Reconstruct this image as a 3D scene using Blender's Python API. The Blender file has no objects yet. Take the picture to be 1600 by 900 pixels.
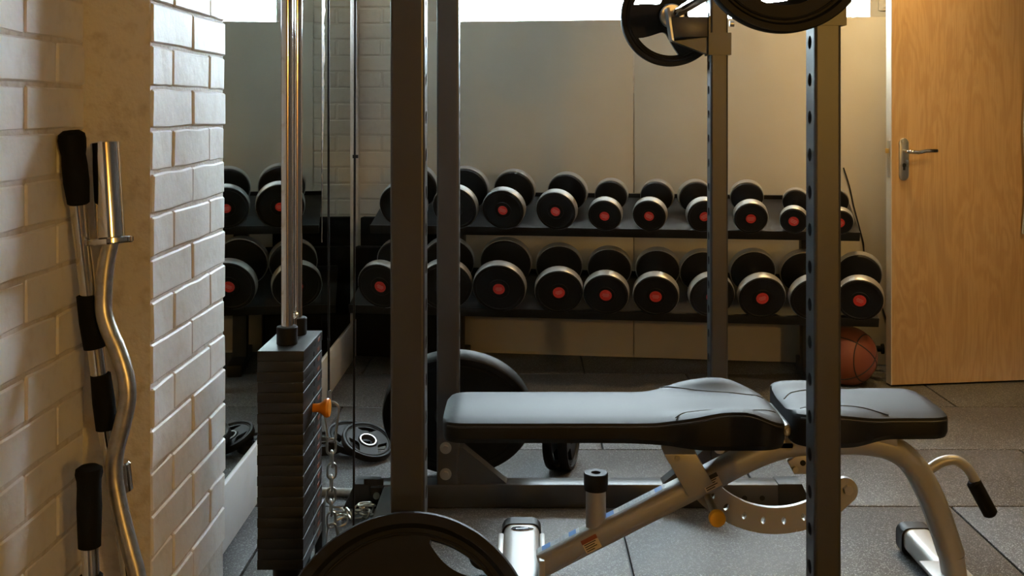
import bpy, bmesh, math, random
from mathutils import Vector, Matrix
random.seed(7)
SC = bpy.context.scene
COL = SC.collection
PI = math.pi

# ------------------------------------------------------------------ camera, world, lights, exposure
F, VX, VY, H = 1670.0, 815.0, 170.0, 1.13      # focal length in pixels, vanishing point, eye height
cam_d = bpy.data.cameras.new('camera'); cam = bpy.data.objects.new('camera', cam_d); COL.objects.link(cam)
cam.location = (0, 0, H); cam.rotation_euler = (PI/2, 0, 0)
cam_d.sensor_width = 36; cam_d.lens = 36*F/1600
cam_d.shift_x = -(VX-800)/1600; cam_d.shift_y = -(450-VY)/1600
cam_d.clip_start = 0.02
SC.camera = cam

vs = SC.view_settings
vs.view_transform = 'Standard'; vs.look = 'None'; vs.gamma = 1; vs.use_curve_mapping = False
vs.exposure = 0.0

wd = bpy.data.worlds.new('overcast'); SC.world = wd; wd.use_nodes = True
wb = wd.node_tree.nodes['Background']
wb.inputs[0].default_value = (0.78, 0.90, 1.0, 1); wb.inputs[1].default_value = 74.0   # bright overcast sky

SKEW = math.atan(0.137)                     # the back wall is not quite square to the side walls
CX, CY = -0.77, 5.02                        # back-left room corner
XL, XR, YF, HC = -0.77, 2.28, -2.6, 2.5
CS, SN = math.cos(SKEW), math.sin(SKEW)
def BW(u, w, z):                            # back wall frame: u along the wall, w out into the room
    return Vector((CX + u*CS - w*SN, CY - u*SN - w*CS, z))
WU0, WU1, WZ0, WZ1 = 0.39, 2.325, 1.535, 2.13   # window opening

pl = bpy.data.lights.new('window_portal', 'AREA'); pl.shape = 'RECTANGLE'
pl.size = WU1-WU0; pl.size_y = WZ1-WZ0; pl.cycles.is_portal = True
po = bpy.data.objects.new('window_portal', pl); COL.objects.link(po)
po.location = BW((WU0+WU1)/2, -0.385, (WZ0+WZ1)/2)
po.rotation_euler = (PI/2, 0, -SKEW)        # local -Z looks into the room
po.rotation_euler = Matrix(((CS, 0, SN), (-SN, 0, CS), (0, 1, 0))).to_euler()

LAMP_COL = (1.0, 0.63, 0.20)
LAMPS = [(1.36, 4.02, 11), (1.95, 2.75, 15)]
FLOOR_LAMP = (1.62, -1.70, 1.58, 80); GLOBE_COL = (1.0, 0.58, 0.13)

# ------------------------------------------------------------------ materials
def mat(name, col, rough=0.5, metal=0.0, spec=0.5, noise=None, bump=None, coat=0):
    """noise=(scale, colour2, lo, hi); bump=(scale, strength, distance)"""
    m = bpy.data.materials.new(name); m.use_nodes = True
    nt = m.node_tree; N = nt.nodes; L = nt.links
    p = N['Principled BSDF']
    p.inputs['Base Color'].default_value = (*col, 1)
    p.inputs['Roughness'].default_value = rough
    p.inputs['Metallic'].default_value = metal
    p.inputs['Specular IOR Level'].default_value = spec
    if coat: p.inputs['Coat Weight'].default_value = coat
    tc = N.new('ShaderNodeTexCoord')
    def ns(scale, detail=4):
        n = N.new('ShaderNodeTexNoise'); n.inputs['Scale'].default_value = scale
        n.inputs['Detail'].default_value = detail
        g = N.new('ShaderNodeNewGeometry')
        L.new(g.outputs['Position'], n.inputs['Vector'])
        return n
    if noise:
        n = ns(noise[0]); r = N.new('ShaderNodeMapRange')
        r.inputs[1].default_value = noise[2]; r.inputs[2].default_value = noise[3]
        mx = N.new('ShaderNodeMix'); mx.data_type = 'RGBA'
        mx.inputs[6].default_value = (*col, 1); mx.inputs[7].default_value = (*noise[1], 1)
        L.new(n.outputs[0], r.inputs[0]); L.new(r.outputs[0], mx.inputs[0]); L.new(mx.outputs[2], p.inputs['Base Color'])
    if bump:
        n = ns(bump[0], 3); b = N.new('ShaderNodeBump')
        b.inputs['Strength'].default_value = bump[1]; b.inputs['Distance'].default_value = bump[2]
        L.new(n.outputs[0], b.inputs['Height']); L.new(b.outputs[0], p.inputs['Normal'])
    return m

M = {}
M['brick'] = mat('painted_brick', (0.79, 0.78, 0.765), 0.55, noise=(26, (0.68, 0.65, 0.61), 0.52, 0.85), bump=(55, 0.30, 0.004))
M['mortar'] = mat('painted_mortar', (0.66, 0.63, 0.59), 0.7, noise=(40, (0.48, 0.42, 0.36), 0.5, 0.8), bump=(90, 0.5, 0.004))
M['wall'] = mat('wall_paint', (0.58, 0.545, 0.48), 0.6, noise=(3, (0.53, 0.495, 0.43), 0.4, 0.7), bump=(180, 0.12, 0.002))
M['board'] = mat('board_paint', (0.54, 0.505, 0.44), 0.55, noise=(2.5, (0.49, 0.46, 0.40), 0.4, 0.7), bump=(220, 0.12, 0.002))
M['backbrick'] = mat('back_brick_paint', (0.60, 0.565, 0.50), 0.6, noise=(20, (0.53, 0.49, 0.43), 0.5, 0.8), bump=(80, 0.25, 0.003))
M['ceil'] = mat('ceiling_paint', (0.36, 0.35, 0.33), 0.8)
M['darkwall'] = mat('dark_wall_paint', (0.10, 0.095, 0.09), 0.6)
M['white'] = mat('white_gloss_paint', (0.72, 0.72, 0.73), 0.35, noise=(8, (0.62, 0.61, 0.60), 0.5, 0.8))
M['steel'] = mat('charcoal_metallic_paint', (0.072, 0.073, 0.075), 0.40, metal=0.55, spec=0.6, bump=(900, 0.06, 0.001))
M['black'] = mat('black_plastic', (0.010, 0.010, 0.011), 0.5, spec=0.35)
M['rubber'] = mat('black_rubber', (0.007, 0.007, 0.008), 0.58, spec=0.24, bump=(500, 0.05, 0.001))
M['foam'] = mat('black_foam', (0.006, 0.006, 0.006), 0.85, spec=0.15)
M['band'] = mat('grey_rim_band', (0.46, 0.47, 0.50), 0.38, metal=0.7, bump=(300, 0.05, 0.001))
M['chrome'] = mat('chrome', (0.72, 0.72, 0.73), 0.10, metal=1.0)
M['worn'] = mat('worn_chrome', (0.50, 0.485, 0.46), 0.34, metal=0.9, noise=(60, (0.38, 0.36, 0.33), 0.45, 0.7))
M['zinc'] = mat('zinc_plated', (0.50, 0.49, 0.46), 0.30, metal=0.95)
M['silver'] = mat('silver_paint', (0.40, 0.395, 0.39), 0.45, metal=0.45, spec=0.4)
M['vinyl'] = mat('black_vinyl', (0.009, 0.0095, 0.011), 0.55, spec=0.21, bump=(700, 0.10, 0.0008))
M['thread'] = mat('seam_thread', (0.012, 0.012, 0.013), 0.6)
M['piping'] = mat('vinyl_piping', (0.015, 0.015, 0.017), 0.4, spec=0.5)
M['stackp'] = mat('stack_plate_grey', (0.020, 0.0205, 0.022), 0.42, spec=0.35, bump=(500, 0.1, 0.001))
M['hole'] = mat('dark_hole', (0.004, 0.004, 0.004), 0.8)
M['orange'] = mat('orange_plastic', (0.90, 0.30, 0.01), 0.4)
M['yellow'] = mat('yellow_plastic', (0.85, 0.42, 0.02), 0.45)
M['red'] = mat('red_sticker', (0.62, 0.035, 0.025), 0.45)
M['pink'] = mat('sticker_print', (0.75, 0.32, 0.27), 0.5)
M['labelred'] = mat('stack_label', (0.28, 0.10, 0.06), 0.5)
M['cream'] = mat('label_cream', (0.62, 0.52, 0.34), 0.5)
M['brown'] = mat('label_brown', (0.25, 0.07, 0.03), 0.5)
M['ink'] = mat('label_ink', (0.03, 0.025, 0.02), 0.6)
M['labelw'] = mat('label_white', (0.62, 0.66, 0.70), 0.4)
M['blue'] = mat('label_blue', (0.12, 0.27, 0.62), 0.4)
M['greyink'] = mat('label_grey_ink', (0.36, 0.39, 0.43), 0.5)
M['emblem'] = mat('emblem_navy', (0.02, 0.025, 0.06), 0.2)
M['ball'] = mat('basketball_leather', (0.22, 0.055, 0.018), 0.55, bump=(500, 0.3, 0.001))
M['satin'] = mat('satin_aluminium', (0.48, 0.50, 0.52), 0.35, metal=0.8)
M['brass'] = mat('brass', (0.65, 0.45, 0.15), 0.3, metal=1.0)
M['dooredge'] = mat('door_lipping', (0.60, 0.52, 0.40), 0.5)
M['cloth'] = mat('blue_grey_towel', (0.42, 0.46, 0.50), 0.9, bump=(300, 0.6, 0.003))
M['desilver'] = mat('desilvered_edge', (0.035, 0.022, 0.012), 0.6, noise=(60, (0.16, 0.09, 0.03), 0.45, 0.65))
M['lampshade'] = mat('lamp_body', (0.75, 0.74, 0.72), 0.4)

def mirror_mat():
    m = mat('mirror_glass', (0.66, 0.73, 0.70), 0.015, metal=1.0)
    nt = m.node_tree; N = nt.nodes; L = nt.links; p = N['Principled BSDF']
    g = N.new('ShaderNodeNewGeometry'); mp = N.new('ShaderNodeMapping'); mp.inputs['Scale'].default_value = (1, 9, 1.6)
    n = N.new('ShaderNodeTexNoise'); n.inputs['Scale'].default_value = 3; n.inputs['Detail'].default_value = 5
    r = N.new('ShaderNodeMapRange'); r.inputs[1].default_value = 0.48; r.inputs[2].default_value = 0.8
    r.inputs[3].default_value = 0.012; r.inputs[4].default_value = 0.035
    L.new(g.outputs['Position'], mp.inputs[0]); L.new(mp.outputs[0], n.inputs['Vector'])
    L.new(n.outputs[0], r.inputs[0]); L.new(r.outputs[0], p.inputs['Roughness'])
    return m
M['mirror'] = mirror_mat()

def glass_mat():
    m = bpy.data.materials.new('window_glass'); m.use_nodes = True
    nt = m.node_tree; N = nt.nodes; L = nt.links
    for n in list(N): N.remove(n)
    o = N.new('ShaderNodeOutputMaterial'); t = N.new('ShaderNodeBsdfTransparent'); g = N.new('ShaderNodeBsdfGlossy')
    g.inputs['Roughness'].default_value = 0.02; t.inputs[0].default_value = (0.95, 0.97, 0.96, 1)
    x = N.new('ShaderNodeMixShader'); x.inputs[0].default_value = 0.05
    L.new(t.outputs[0], x.inputs[1]); L.new(g.outputs[0], x.inputs[2]); L.new(x.outputs[0], o.inputs[0])
    return m
M['glass'] = glass_mat()

def floor_mat():
    m = mat('speckled_rubber_tile', (0.045, 0.045, 0.048), 0.54, spec=0.45)
    nt = m.node_tree; N = nt.nodes; L = nt.links; p = N['Principled BSDF']
    g = N.new('ShaderNodeNewGeometry')
    v = N.new('ShaderNodeTexVoronoi'); v.inputs['Scale'].default_value = 380
    sp = N.new('ShaderNodeSeparateColor')
    ra = N.new('ShaderNodeMapRange'); ra.inputs[1].default_value = 0.72; ra.inputs[2].default_value = 1.0
    n2 = N.new('ShaderNodeTexNoise'); n2.inputs['Scale'].default_value = 2.2; n2.inputs['Detail'].default_value = 5
    r2 = N.new('ShaderNodeMapRange'); r2.inputs[1].default_value = 0.3; r2.inputs[2].default_value = 0.7
    m1 = N.new('ShaderNodeMix'); m1.data_type = 'RGBA'
    m1.inputs[6].default_value = (0.036, 0.036, 0.038, 1); m1.inputs[7].default_value = (0.060, 0.060, 0.062, 1)
    m2 = N.new('ShaderNodeMix'); m2.data_type = 'RGBA'; m2.inputs[7].default_value = (0.24, 0.24, 0.25, 1)
    L.new(g.outputs['Position'], v.inputs['Vector']); L.new(g.outputs['Position'], n2.inputs['Vector'])
    L.new(v.outputs['Color'], sp.inputs[0]); L.new(sp.outputs[0], ra.inputs[0])
    L.new(n2.outputs[0], r2.inputs[0]); L.new(r2.outputs[0], m1.inputs[0])
    L.new(m1.outputs[2], m2.inputs[6]); L.new(ra.outputs[0], m2.inputs[0]); L.new(m2.outputs[2], p.inputs['Base Color'])
    n = N.new('ShaderNodeTexNoise'); n.inputs['Scale'].default_value = 260; b = N.new('ShaderNodeBump')
    b.inputs['Strength'].default_value = 0.35; b.inputs['Distance'].default_value = 0.002
    L.new(g.outputs['Position'], n.inputs['Vector']); L.new(n.outputs[0], b.inputs['Height']); L.new(b.outputs[0], p.inputs['Normal'])
    return m
M['floor'] = floor_mat()

def wood_mat():
    m = mat('oak_veneer', (0.5, 0.3, 0.12), 0.42, spec=0.4)
    nt = m.node_tree; N = nt.nodes; L = nt.links; p = N['Principled BSDF']
    tc = N.new('ShaderNodeTexCoord')
    mp = N.new('ShaderNodeMapping'); mp.inputs['Scale'].default_value = (1, 1, 0.16)
    n = N.new('ShaderNodeTexNoise'); n.inputs['Scale'].default_value = 9; n.inputs['Detail'].default_value = 6; n.inputs['Distortion'].default_value = 0.6
    w = N.new('ShaderNodeMath'); w.operation = 'MULTIPLY'; w.inputs[1].default_value = 60
    s = N.new('ShaderNodeMath'); s.operation = 'SINE'
    r = N.new('ShaderNodeMapRange'); r.inputs[1].default_value = -1; r.inputs[2].default_value = 1
    mp2 = N.new('ShaderNodeMapping'); mp2.inputs['Scale'].default_value = (1, 1, 0.02)
    n2 = N.new('ShaderNodeTexNoise'); n2.inputs['Scale'].default_value = 320; n2.inputs['Detail'].default_value = 2
    m1 = N.new('ShaderNodeMix'); m1.data_type = 'RGBA'
    m1.inputs[6].default_value = (0.61, 0.40, 0.19, 1); m1.inputs[7].default_value = (0.535, 0.335, 0.150, 1)
    m2 = N.new('ShaderNodeMix'); m2.data_type = 'RGBA'; m2.inputs[7].default_value = (0.47, 0.275, 0.105, 1)
    r2 = N.new('ShaderNodeMapRange'); r2.inputs[1].default_value = 0.5; r2.inputs[2].default_value = 0.85
    L.new(tc.outputs['Object'], mp.inputs[0]); L.new(mp.outputs[0], n.inputs['Vector'])
    L.new(n.outputs[0], w.inputs[0]); L.new(w.outputs[0], s.inputs[0]); L.new(s.outputs[0], r.inputs[0]); L.new(r.outputs[0], m1.inputs[0])
    L.new(tc.outputs['Object'], mp2.inputs[0]); L.new(mp2.outputs[0], n2.inputs['Vector']); L.new(n2.outputs[0], r2.inputs[0])
    L.new(m1.outputs[2], m2.inputs[6]); L.new(r2.outputs[0], m2.inputs[0]); L.new(m2.outputs[2], p.inputs['Base Color'])
    return m
M['oak'] = wood_mat()

# ------------------------------------------------------------------ mesh helpers
def P(px, py, y):                            # a photo pixel at a known depth
    return Vector(((px-VX)/F*y, y, H-(py-VY)/F*y))

class MB:
    def __init__(s): s.v = []; s.f = []
    def add(s, vs_, fs):
        o = len(s.v); s.v += [tuple(v) for v in vs_]; s.f += [tuple(i+o for i in f) for f in fs]; return s
    def box(s, c, d, bev=0.0, rot=None):
        bm = bmesh.new(); bmesh.ops.create_cube(bm, size=1)
        for v in bm.verts: v.co = Vector((v.co.x*d[0], v.co.y*d[1], v.co.z*d[2]))
        if bev: bmesh.ops.bevel(bm, geom=list(bm.edges), offset=bev, segments=2, affect='EDGES', profile=0.5)
        bm.verts.index_update()
        R = rot if rot is not None else Matrix.Identity(3)
        s.add([R @ v.co + Vector(c) for v in bm.verts], [[v.index for v in f.verts] for f in bm.faces]); bm.free(); return s
    def box2(s, a, b, bev=0.0):
        a, b = Vector(a), Vector(b)
        return s.box((a+b)/2, [abs(x) for x in (b-a)], bev)
    def prism(s, pts, ext, bev=0.0):         # polygon pts (3D, planar), extruded by vector ext
        e = Vector(ext); n = len(pts); P1 = [Vector(p) for p in pts]
        if not bev:
            return s.add(P1+[p+e for p in P1], [list(range(n))[::-1], list(range(n, 2*n))]+[[i, (i+1) % n, n+(i+1) % n, n+i] for i in range(n)])
        bm = bmesh.new()
        a = [bm.verts.new(p) for p in P1]; b = [bm.verts.new(p+e) for p in P1]
        bm.faces.new(a[::-1]); bm.faces.new(b)
        for i in range(n): bm.faces.new([a[i], a[(i+1) % n], b[(i+1) % n], b[i]])
        ed = [x for x in bm.edges if (x.verts[0] in a) == (x.verts[1] in a)]
        bmesh.ops.bevel(bm, geom=ed, offset=bev, segments=2, affect='EDGES', profile=0.5)
        bm.verts.index_update()
        s.add([v.co for v in bm.verts], [[v.index for v in f.verts] for f in bm.faces]); bm.free(); return s
    def sweep(s, pts, sec, up=(0, 0, 1), cap=True, closed=False, scales=None):
        """sec: list of (side, up) offsets, or a radius; pts: path"""
        if not isinstance(sec, (list, tuple)):
            r = sec; k = 16 if r > 0.006 else 8
            sec = [(r*math.cos(2*PI*i/k), r*math.sin(2*PI*i/k)) for i in range(k)]
        pts = [Vector(p) for p in pts]; n = len(pts); k = len(sec); V = []
        prev = None
        for i in range(n):
            if closed: t = pts[(i+1) % n]-pts[i-1]
            else: t = pts[min(i+1, n-1)]-pts[max(i-1, 0)]
            t.normalize()
            u = Vector(up) if prev is None else prev
            u = u - t*u.dot(t)
            if u.length < 1e-4: u = Vector((1, 0, 0)) - t*t.x
            u.normalize(); prev = u; sd = t.cross(u)
            sc = scales[i] if scales else 1.0
            V += [pts[i]+sd*(a*sc)+u*(b*sc) for a, b in sec]
        Fc = []
        for i in range(n if closed else n-1):
            a = i*k; b = ((i+1) % n)*k
            Fc += [[a+j, a+(j+1) % k, b+(j+1) % k, b+j] for j in range(k)]
        if cap and not closed: Fc += [list(range(k))[::-1], list(range((n-1)*k, n*k))]
        return s.add(V, Fc)
    def lathe(s, prof, origin=(0, 0, 0), axis=(0, 1, 0), k=32):
        """prof: list of (radius, distance along axis); closed with fans where radius is 0"""
        ax = Vector(axis).normalized(); o = Vector(origin)
        a = ax.orthogonal().normalized(); b = ax.cross(a)
        V = []; idx = []
        for r, d in prof:
            if r < 1e-6: idx.append([len(V)]); V.append(o+ax*d)
            else:
                idx.append(list(range(len(V), len(V)+k)))
                V += [o+ax*d+(a*math.cos(2*PI*i/k)+b*math.sin(2*PI*i/k))*r for i in range(k)]
        Fc = []
        for A, B in zip(idx[:-1], idx[1:]):
            for i in range(k):
                j = (i+1) % k
                if len(A) == 1 and len(B) == 1: continue
                if len(A) == 1: Fc.append([A[0], B[j], B[i]])
                elif len(B) == 1: Fc.append([A[i], A[j], B[0]])
                else: Fc.append([A[i], A[j], B[j], B[i]])
        return s.add(V, Fc)
    def cyl(s, a, b, r, k=20, bev=0.0):
        a, b = Vector(a), Vector(b); L = (b-a).length
        pr = [(0, 0), (r, 0), (r, L), (0, L)] if not bev else [(0, 0), (r-bev, 0), (r, bev), (r, L-bev), (r-bev, L), (0, L)]
        return s.lathe(pr, a, b-a, k)
    def torus(s, c, ax, R, r, k=40):
        ax = Vector(ax).normalized(); a = ax.orthogonal().normalized(); b = ax.cross(a)
        return s.sweep([Vector(c)+(a*math.cos(2*PI*i/k)+b*math.sin(2*PI*i/k))*R for i in range(k)], r, up=ax, closed=True)
    def mesh(s, name, mt, smooth=35):
        me = bpy.data.meshes.new(name); me.from_pydata(s.v, [], s.f); me.update()
        bm = bmesh.new(); bm.from_mesh(me); bmesh.ops.recalc_face_normals(bm, faces=bm.faces); bm.to_mesh(me); bm.free()
        me.materials.append(mt)
        if smooth:
            me.shade_smooth(); me.set_sharp_from_angle(angle=math.radians(smooth))
        return me

def wloc(o):
    v = Vector((0, 0, 0))
    while o is not None: v += o.location; o = o.parent
    return v
def tag(o, label, cat, group=None):
    o['label'] = label; o['category'] = cat
    if group: o['group'] = group
    return o
def thing(name, label, cat, loc=(0, 0, 0), group=None):
    o = bpy.data.objects.new(name, None); COL.objects.link(o); o.location = loc; o.empty_display_size = 0.05
    return tag(o, label, cat, group)
def obj(name, mb, mt, parent=None, smooth=35, label=None):
    """mb is in world coordinates; the object's origin is put at its parent's place"""
    me = mb.mesh(name, mt, smooth)
    o = bpy.data.objects.new(name, me); COL.objects.link(o)
    if parent is not None:
        me.transform(Matrix.Translation(-wloc(parent))); o.parent = parent
    if label: o['label'] = label
    return o
def solo(name, mb, mt, label, cat, base, group=None, smooth=35):
    me = mb.mesh(name, mt, smooth); o = bpy.data.objects.new(name, me); COL.objects.link(o)
    me.transform(Matrix.Translation(-Vector(base))); o.location = base
    return tag(o, label, cat, group)
def struct(name, mb, mt, parent=None, smooth=35):
    o = obj(name, mb, mt, parent, smooth)
    if parent is None: o['kind'] = 'structure'
    return o
def copy_tree(o, parent=None):
    c = o.copy(); COL.objects.link(c); c.parent = parent
    for ch in list(o.children): copy_tree(ch, c)
    return c
def inst(name, me, loc, parent, rot=None):
    o = bpy.data.objects.new(name, me); COL.objects.link(o); o.parent = parent; o.location = loc
    if rot: o.rotation_euler = rot
    return o
def rrect(w, h, r, k=4):
    out = []
    for cx, cy, a0 in ((w/2-r, h/2-r, 0), (-w/2+r, h/2-r, 90), (-w/2+r, -h/2+r, 180), (w/2-r, -h/2+r, 270)):
        for i in range(k+1):
            a = math.radians(a0+90*i/k); out.append((cx+r*math.cos(a), cy+r*math.sin(a)))
    return out
def smoothpath(pts, n=6):                    # Catmull-Rom
    pts = [Vector(p) for p in pts]; out = []
    for i in range(len(pts)-1):
        p0 = pts[max(i-1, 0)]; p1 = pts[i]; p2 = pts[i+1]; p3 = pts[min(i+2, len(pts)-1)]
        for j in range(n):
            t = j/n
            out.append(0.5*((2*p1)+(p2-p0)*t+(2*p0-5*p1+4*p2-p3)*t*t+(3*p1-p0-3*p2+p3)*t**3))
    return out+[pts[-1]]

# ------------------------------------------------------------------ the room
WT = 0.22; WB = 0.38
floor = struct('floor', MB().box2((XL-WT, YF-WT, -0.12), (XR+1.5, 5.3, -0.012)), M['mortar'])
floor.data.materials[0] = M['black']
TW, TD = 0.95, 0.507
def tile_mesh():
    return MB().box((0, 0, -0.007), (TW-0.006, TD-0.006, 0.014), 0.003).mesh('tile', M['floor'])
tmesh = tile_mesh()
k0 = -11
for k in range(k0, 4):
    y0 = 3.04+TD*k
    off = 0.27 if k % 2 else 0.70
    for i in range(-2, 3):
        x0 = off+TW*i
        xa, xb = max(x0, XL), min(x0+TW, XR); ya, yb = max(y0, YF), min(y0+TD, 5.01)
        if xb-xa < 0.03 or yb-ya < 0.03: continue
        if xb-xa > TW-0.001 and yb-ya > TD-0.001:
            inst('tile', tmesh, ((xa+xb)/2, (ya+yb)/2, 0), floor)
        else:
            me = MB().box((0, 0, -0.007), (xb-xa-0.006, yb-ya-0.006, 0.014), 0.003).mesh('tile', M['floor'])
            inst('tile', me, ((xa+xb)/2, (ya+yb)/2, 0), floor)

ceiling = struct('ceiling', MB().box2((XL-WT, YF-WT, HC), (XR+WT, 5.3, HC+0.15)), M['ceil'])
wall_front = struct('wall_front', MB().box2((XL-WT, YF-WT, 0), (XR+WT, YF, HC)), M['darkwall'])

# left wall: painted brick up to the pillar, mirrored beyond it
wall_left = struct('wall_left', MB().box2((XL-WT, YF, 0), (XL-0.0032, 1.885, HC)).box2((XL-WT, 1.885, 0), (XL, 5.25, HC)), M['mortar'])
def brick_mesh(l, h, d, seed, mt, jit=0.0018, bev=0.003):
    """a painted brick lying along Y, its face at +X (x=0 is the face)"""
    rnd = random.Random(seed)
    bm = bmesh.new(); bmesh.ops.create_cube(bm, size=1)
    le = [e for e in bm.edges if abs(e.verts[0].co.y-e.verts[1].co.y) > 0.5]
    bmesh.ops.subdivide_edges(bm, edges=le, cuts=2)
    for v in bm.verts:
        v.co = Vector((v.co.x*d-d/2+rnd.uniform(-jit, jit)*0.6, v.co.y*l+rnd.uniform(-jit, jit), v.co.z*h+rnd.uniform(-jit, jit)))
    bmesh.ops.bevel(bm, geom=list(bm.edges), offset=bev, segments=1, affect='EDGES', profile=0.5)
    me = bpy.data.meshes.new('brick'); bm.to_mesh(me); bm.free(); me.materials.append(mt); return me
CO = 0.0755                                  # course height
Z0 = H - (270-VY)/F*1.881 - CO*11            # lowest bed joint so that courses meet the photo's
BJ = 0.0065
lb = [brick_mesh(0.225-BJ, CO-BJ, 0.03, s, M['brick']) for s in range(6)]
lh = [brick_mesh(0.1125-BJ, CO-BJ, 0.03, 20+s, M['brick']) for s in range(3)]
for c in range(0, 31):
    z = Z0+CO*(c+0.5)
    if z > HC-0.04 or z < 0.03: continue
    y = 1.885
    if c % 2: inst('brick', random.choice(lh), (XL+random.uniform(-0.0018, 0.0015), y-0.056, z), wall_left); y -= 0.1125
    for i in range(4):
        inst('brick', random.choice(lb), (XL+random.uniform(-0.0018, 0.0015), y-0.1125-0.225*i, z), wall_left)

XP, YP0, YP1 = -0.65, 1.881, 2.344
wall_pillar = struct('wall_pillar', MB().box2((XL-0.02, YP0+0.0012, 0), (XP-0.0042, YP1-0.003, HC)), M['mortar'])
HB = (YP1-YP0)/4
pb = [brick_mesh(2*HB-BJ, CO-BJ, 0.12, 40+s, M['brick']) for s in range(6)]
ph = [brick_mesh(HB-BJ, CO-BJ, 0.12, 60+s, M['brick']) for s in range(6)]
for c in range(0, 31):
    z = Z0+CO*(c+0.5)
    if z > HC-0.04 or z < 0.03: continue
    j = lambda: XP+random.uniform(-0.0015, 0.0025)
    if c % 2 == 0:
        for i in range(2): inst('brick', random.choice(pb), (j(), YP0+HB*(1+2*i), z), wall_pillar)
    else:
        inst('brick', random.choice(ph), (j(), YP0+HB*0.5, z), wall_pillar)
        inst('brick', random.choice(pb), (j(), YP0+HB*2, z), wall_pillar)
        inst('brick', random.choice(ph), (j(), YP0+HB*3.5, z), wall_pillar)

# back wall (skewed), with a long high window
UL = (XR-CX)/CS+0.05
def ubox(mb, u0, u1, w0, w1, z0, z1, bev=0.0):
    c = BW((u0+u1)/2, (w0+w1)/2, (z0+z1)/2)
    R = Matrix(((CS, -SN, 0), (-SN, -CS, 0), (0, 0, 1)))
    return mb.box(c, (u1-u0, abs(w1-w0), z1-z0), bev, R)
mb = MB(); T = 0.016
ubox(mb, -0.25, WU0, -WB, -T, 0, HC); ubox(mb, WU1, UL+0.2, -WB, -T, 0, HC)
ubox(mb, WU0, WU1, -WB, -T, 0, WZ0-0.0); ubox(mb, WU0, WU1, -WB, -T, WZ1, HC)
wall_back = struct('wall_back', mb, M['wall'])
UB0, UJ = 0.22, 1.29                         # where the boards start, and the joint between the two
def board(u0, u1, z0, z1): obj('board', ubox(MB(), u0, u1, -T+0.001, 0.0, z0, z1, 0.002), M['board'], wall_back)
board(UB0, UJ-0.0015, 0.016, WZ0); board(UJ+0.0015, UL-0.02, 0.004, WZ0)
board(UB0, WU0, WZ0, HC); board(WU1, UL-0.02, WZ0, HC); board(WU0, WU1, WZ1, HC)
bbm = brick_mesh(0.215, 0.0675, 0.014, 90, M['backbrick'], 0.001, 0.003)
bbh = brick_mesh(0.1025, 0.0675, 0.014, 91, M['backbrick'], 0.001, 0.003)
brot = (0, 0, -PI/2-SKEW)
for c in range(33):
    z = 0.03+0.075*(c+0.5)
    if z > HC-0.03: break
    if c % 2:
        inst('brick', bbm, BW(0.1125, -0.0125, z), wall_back, brot)
    else:
        inst('brick', bbh, BW(0.055, -0.0125, z), wall_back, brot); inst('brick', bbh, BW(0.1675, -0.0125, z), wall_back, brot)
obj('board_crack', MB().add([BW(UJ-0.003, 0.0008, 1.20), BW(UJ+0.002, 0.0008, 1.20), BW(UJ+0.003, 0.0008, 1.42), BW(UJ-0.001, 0.0008, 1.43)], [(0, 1, 2, 3)]), M['mortar'], wall_back)

# window: white frame, mullion, panes
wm = MB()
for a in ((WU0, WU1, WZ0, WZ0+0.012), (WU0, WU1, WZ1-0.03, WZ1), (WU0, WU0+0.012, WZ0+0.012, WZ1-0.03), (WU1-0.008, WU1, WZ0+0.012, WZ1-0.03)):
    ubox(wm, a[0], a[1], -0.36, -0.30, a[2], a[3], 0.002)
window_1 = struct('window_1', wm, M['white'])
um = WU1-0.048
obj('mullion', ubox(MB(), um, um+0.022, -0.36, -0.31, WZ0+0.012, WZ1-0.03, 0.002), M['dooredge'], window_1)
obj('mullion', ubox(MB(), 1.10, 1.122, -0.36, -0.31, WZ0+0.30, WZ1-0.03, 0.002), M['white'], window_1)
obj('pane', ubox(MB(), WU0+0.012, um, -0.335, -0.331, WZ0+0.012, WZ1-0.03), M['glass'], window_1, 0)
obj('pane', ubox(MB(), um+0.022, WU1-0.008, -0.335, -0.331, WZ0+0.012, WZ1-0.03), M['glass'], window_1, 0)

# right wall with a doorway, and a bare corridor beyond it
DY0, DY1, DH = 3.66, 4.455, 2.0
mb = MB().box2((XR, YF, 0), (XR+WT, DY0, HC)).box2((XR, DY1, 0), (XR+WT, 5.2, HC)).box2((XR, DY0, DH), (XR+WT, DY1, HC))
wall_right = struct('wall_right', mb, M['darkwall'])
mb = MB().box2((XR+1.4, 2.9, 0), (XR+1.5, 5.2, HC)).box2((XR+WT, 2.8, 0), (XR+1.5, 2.9, HC)).box2((XR+WT, 5.2, 0), (XR+1.5, 5.3, HC)).box2((XR+WT, 2.8, HC), (XR+1.5, 5.3, HC+0.1))
struct('wall_corridor', mb, M['wall'])
mb = MB().box2((XR-0.012, DY0-0.06, 0), (XR+WT, DY0, DH+0.06), 0.003).box2((XR-0.012, DY1, 0), (XR+WT, DY1+0.05, DH+0.06), 0.003).box2((XR-0.012, DY0, DH), (XR+WT, DY1, DH+0.06), 0.003)
struct('trim_1', mb, M['white'])

# white skirting under the mirror
baseboard = struct('baseboard_left', MB().box2((XL, YP1+0.002, 0), (XL+0.014, 4.99, 0.170), 0.003), M['white'])

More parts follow.
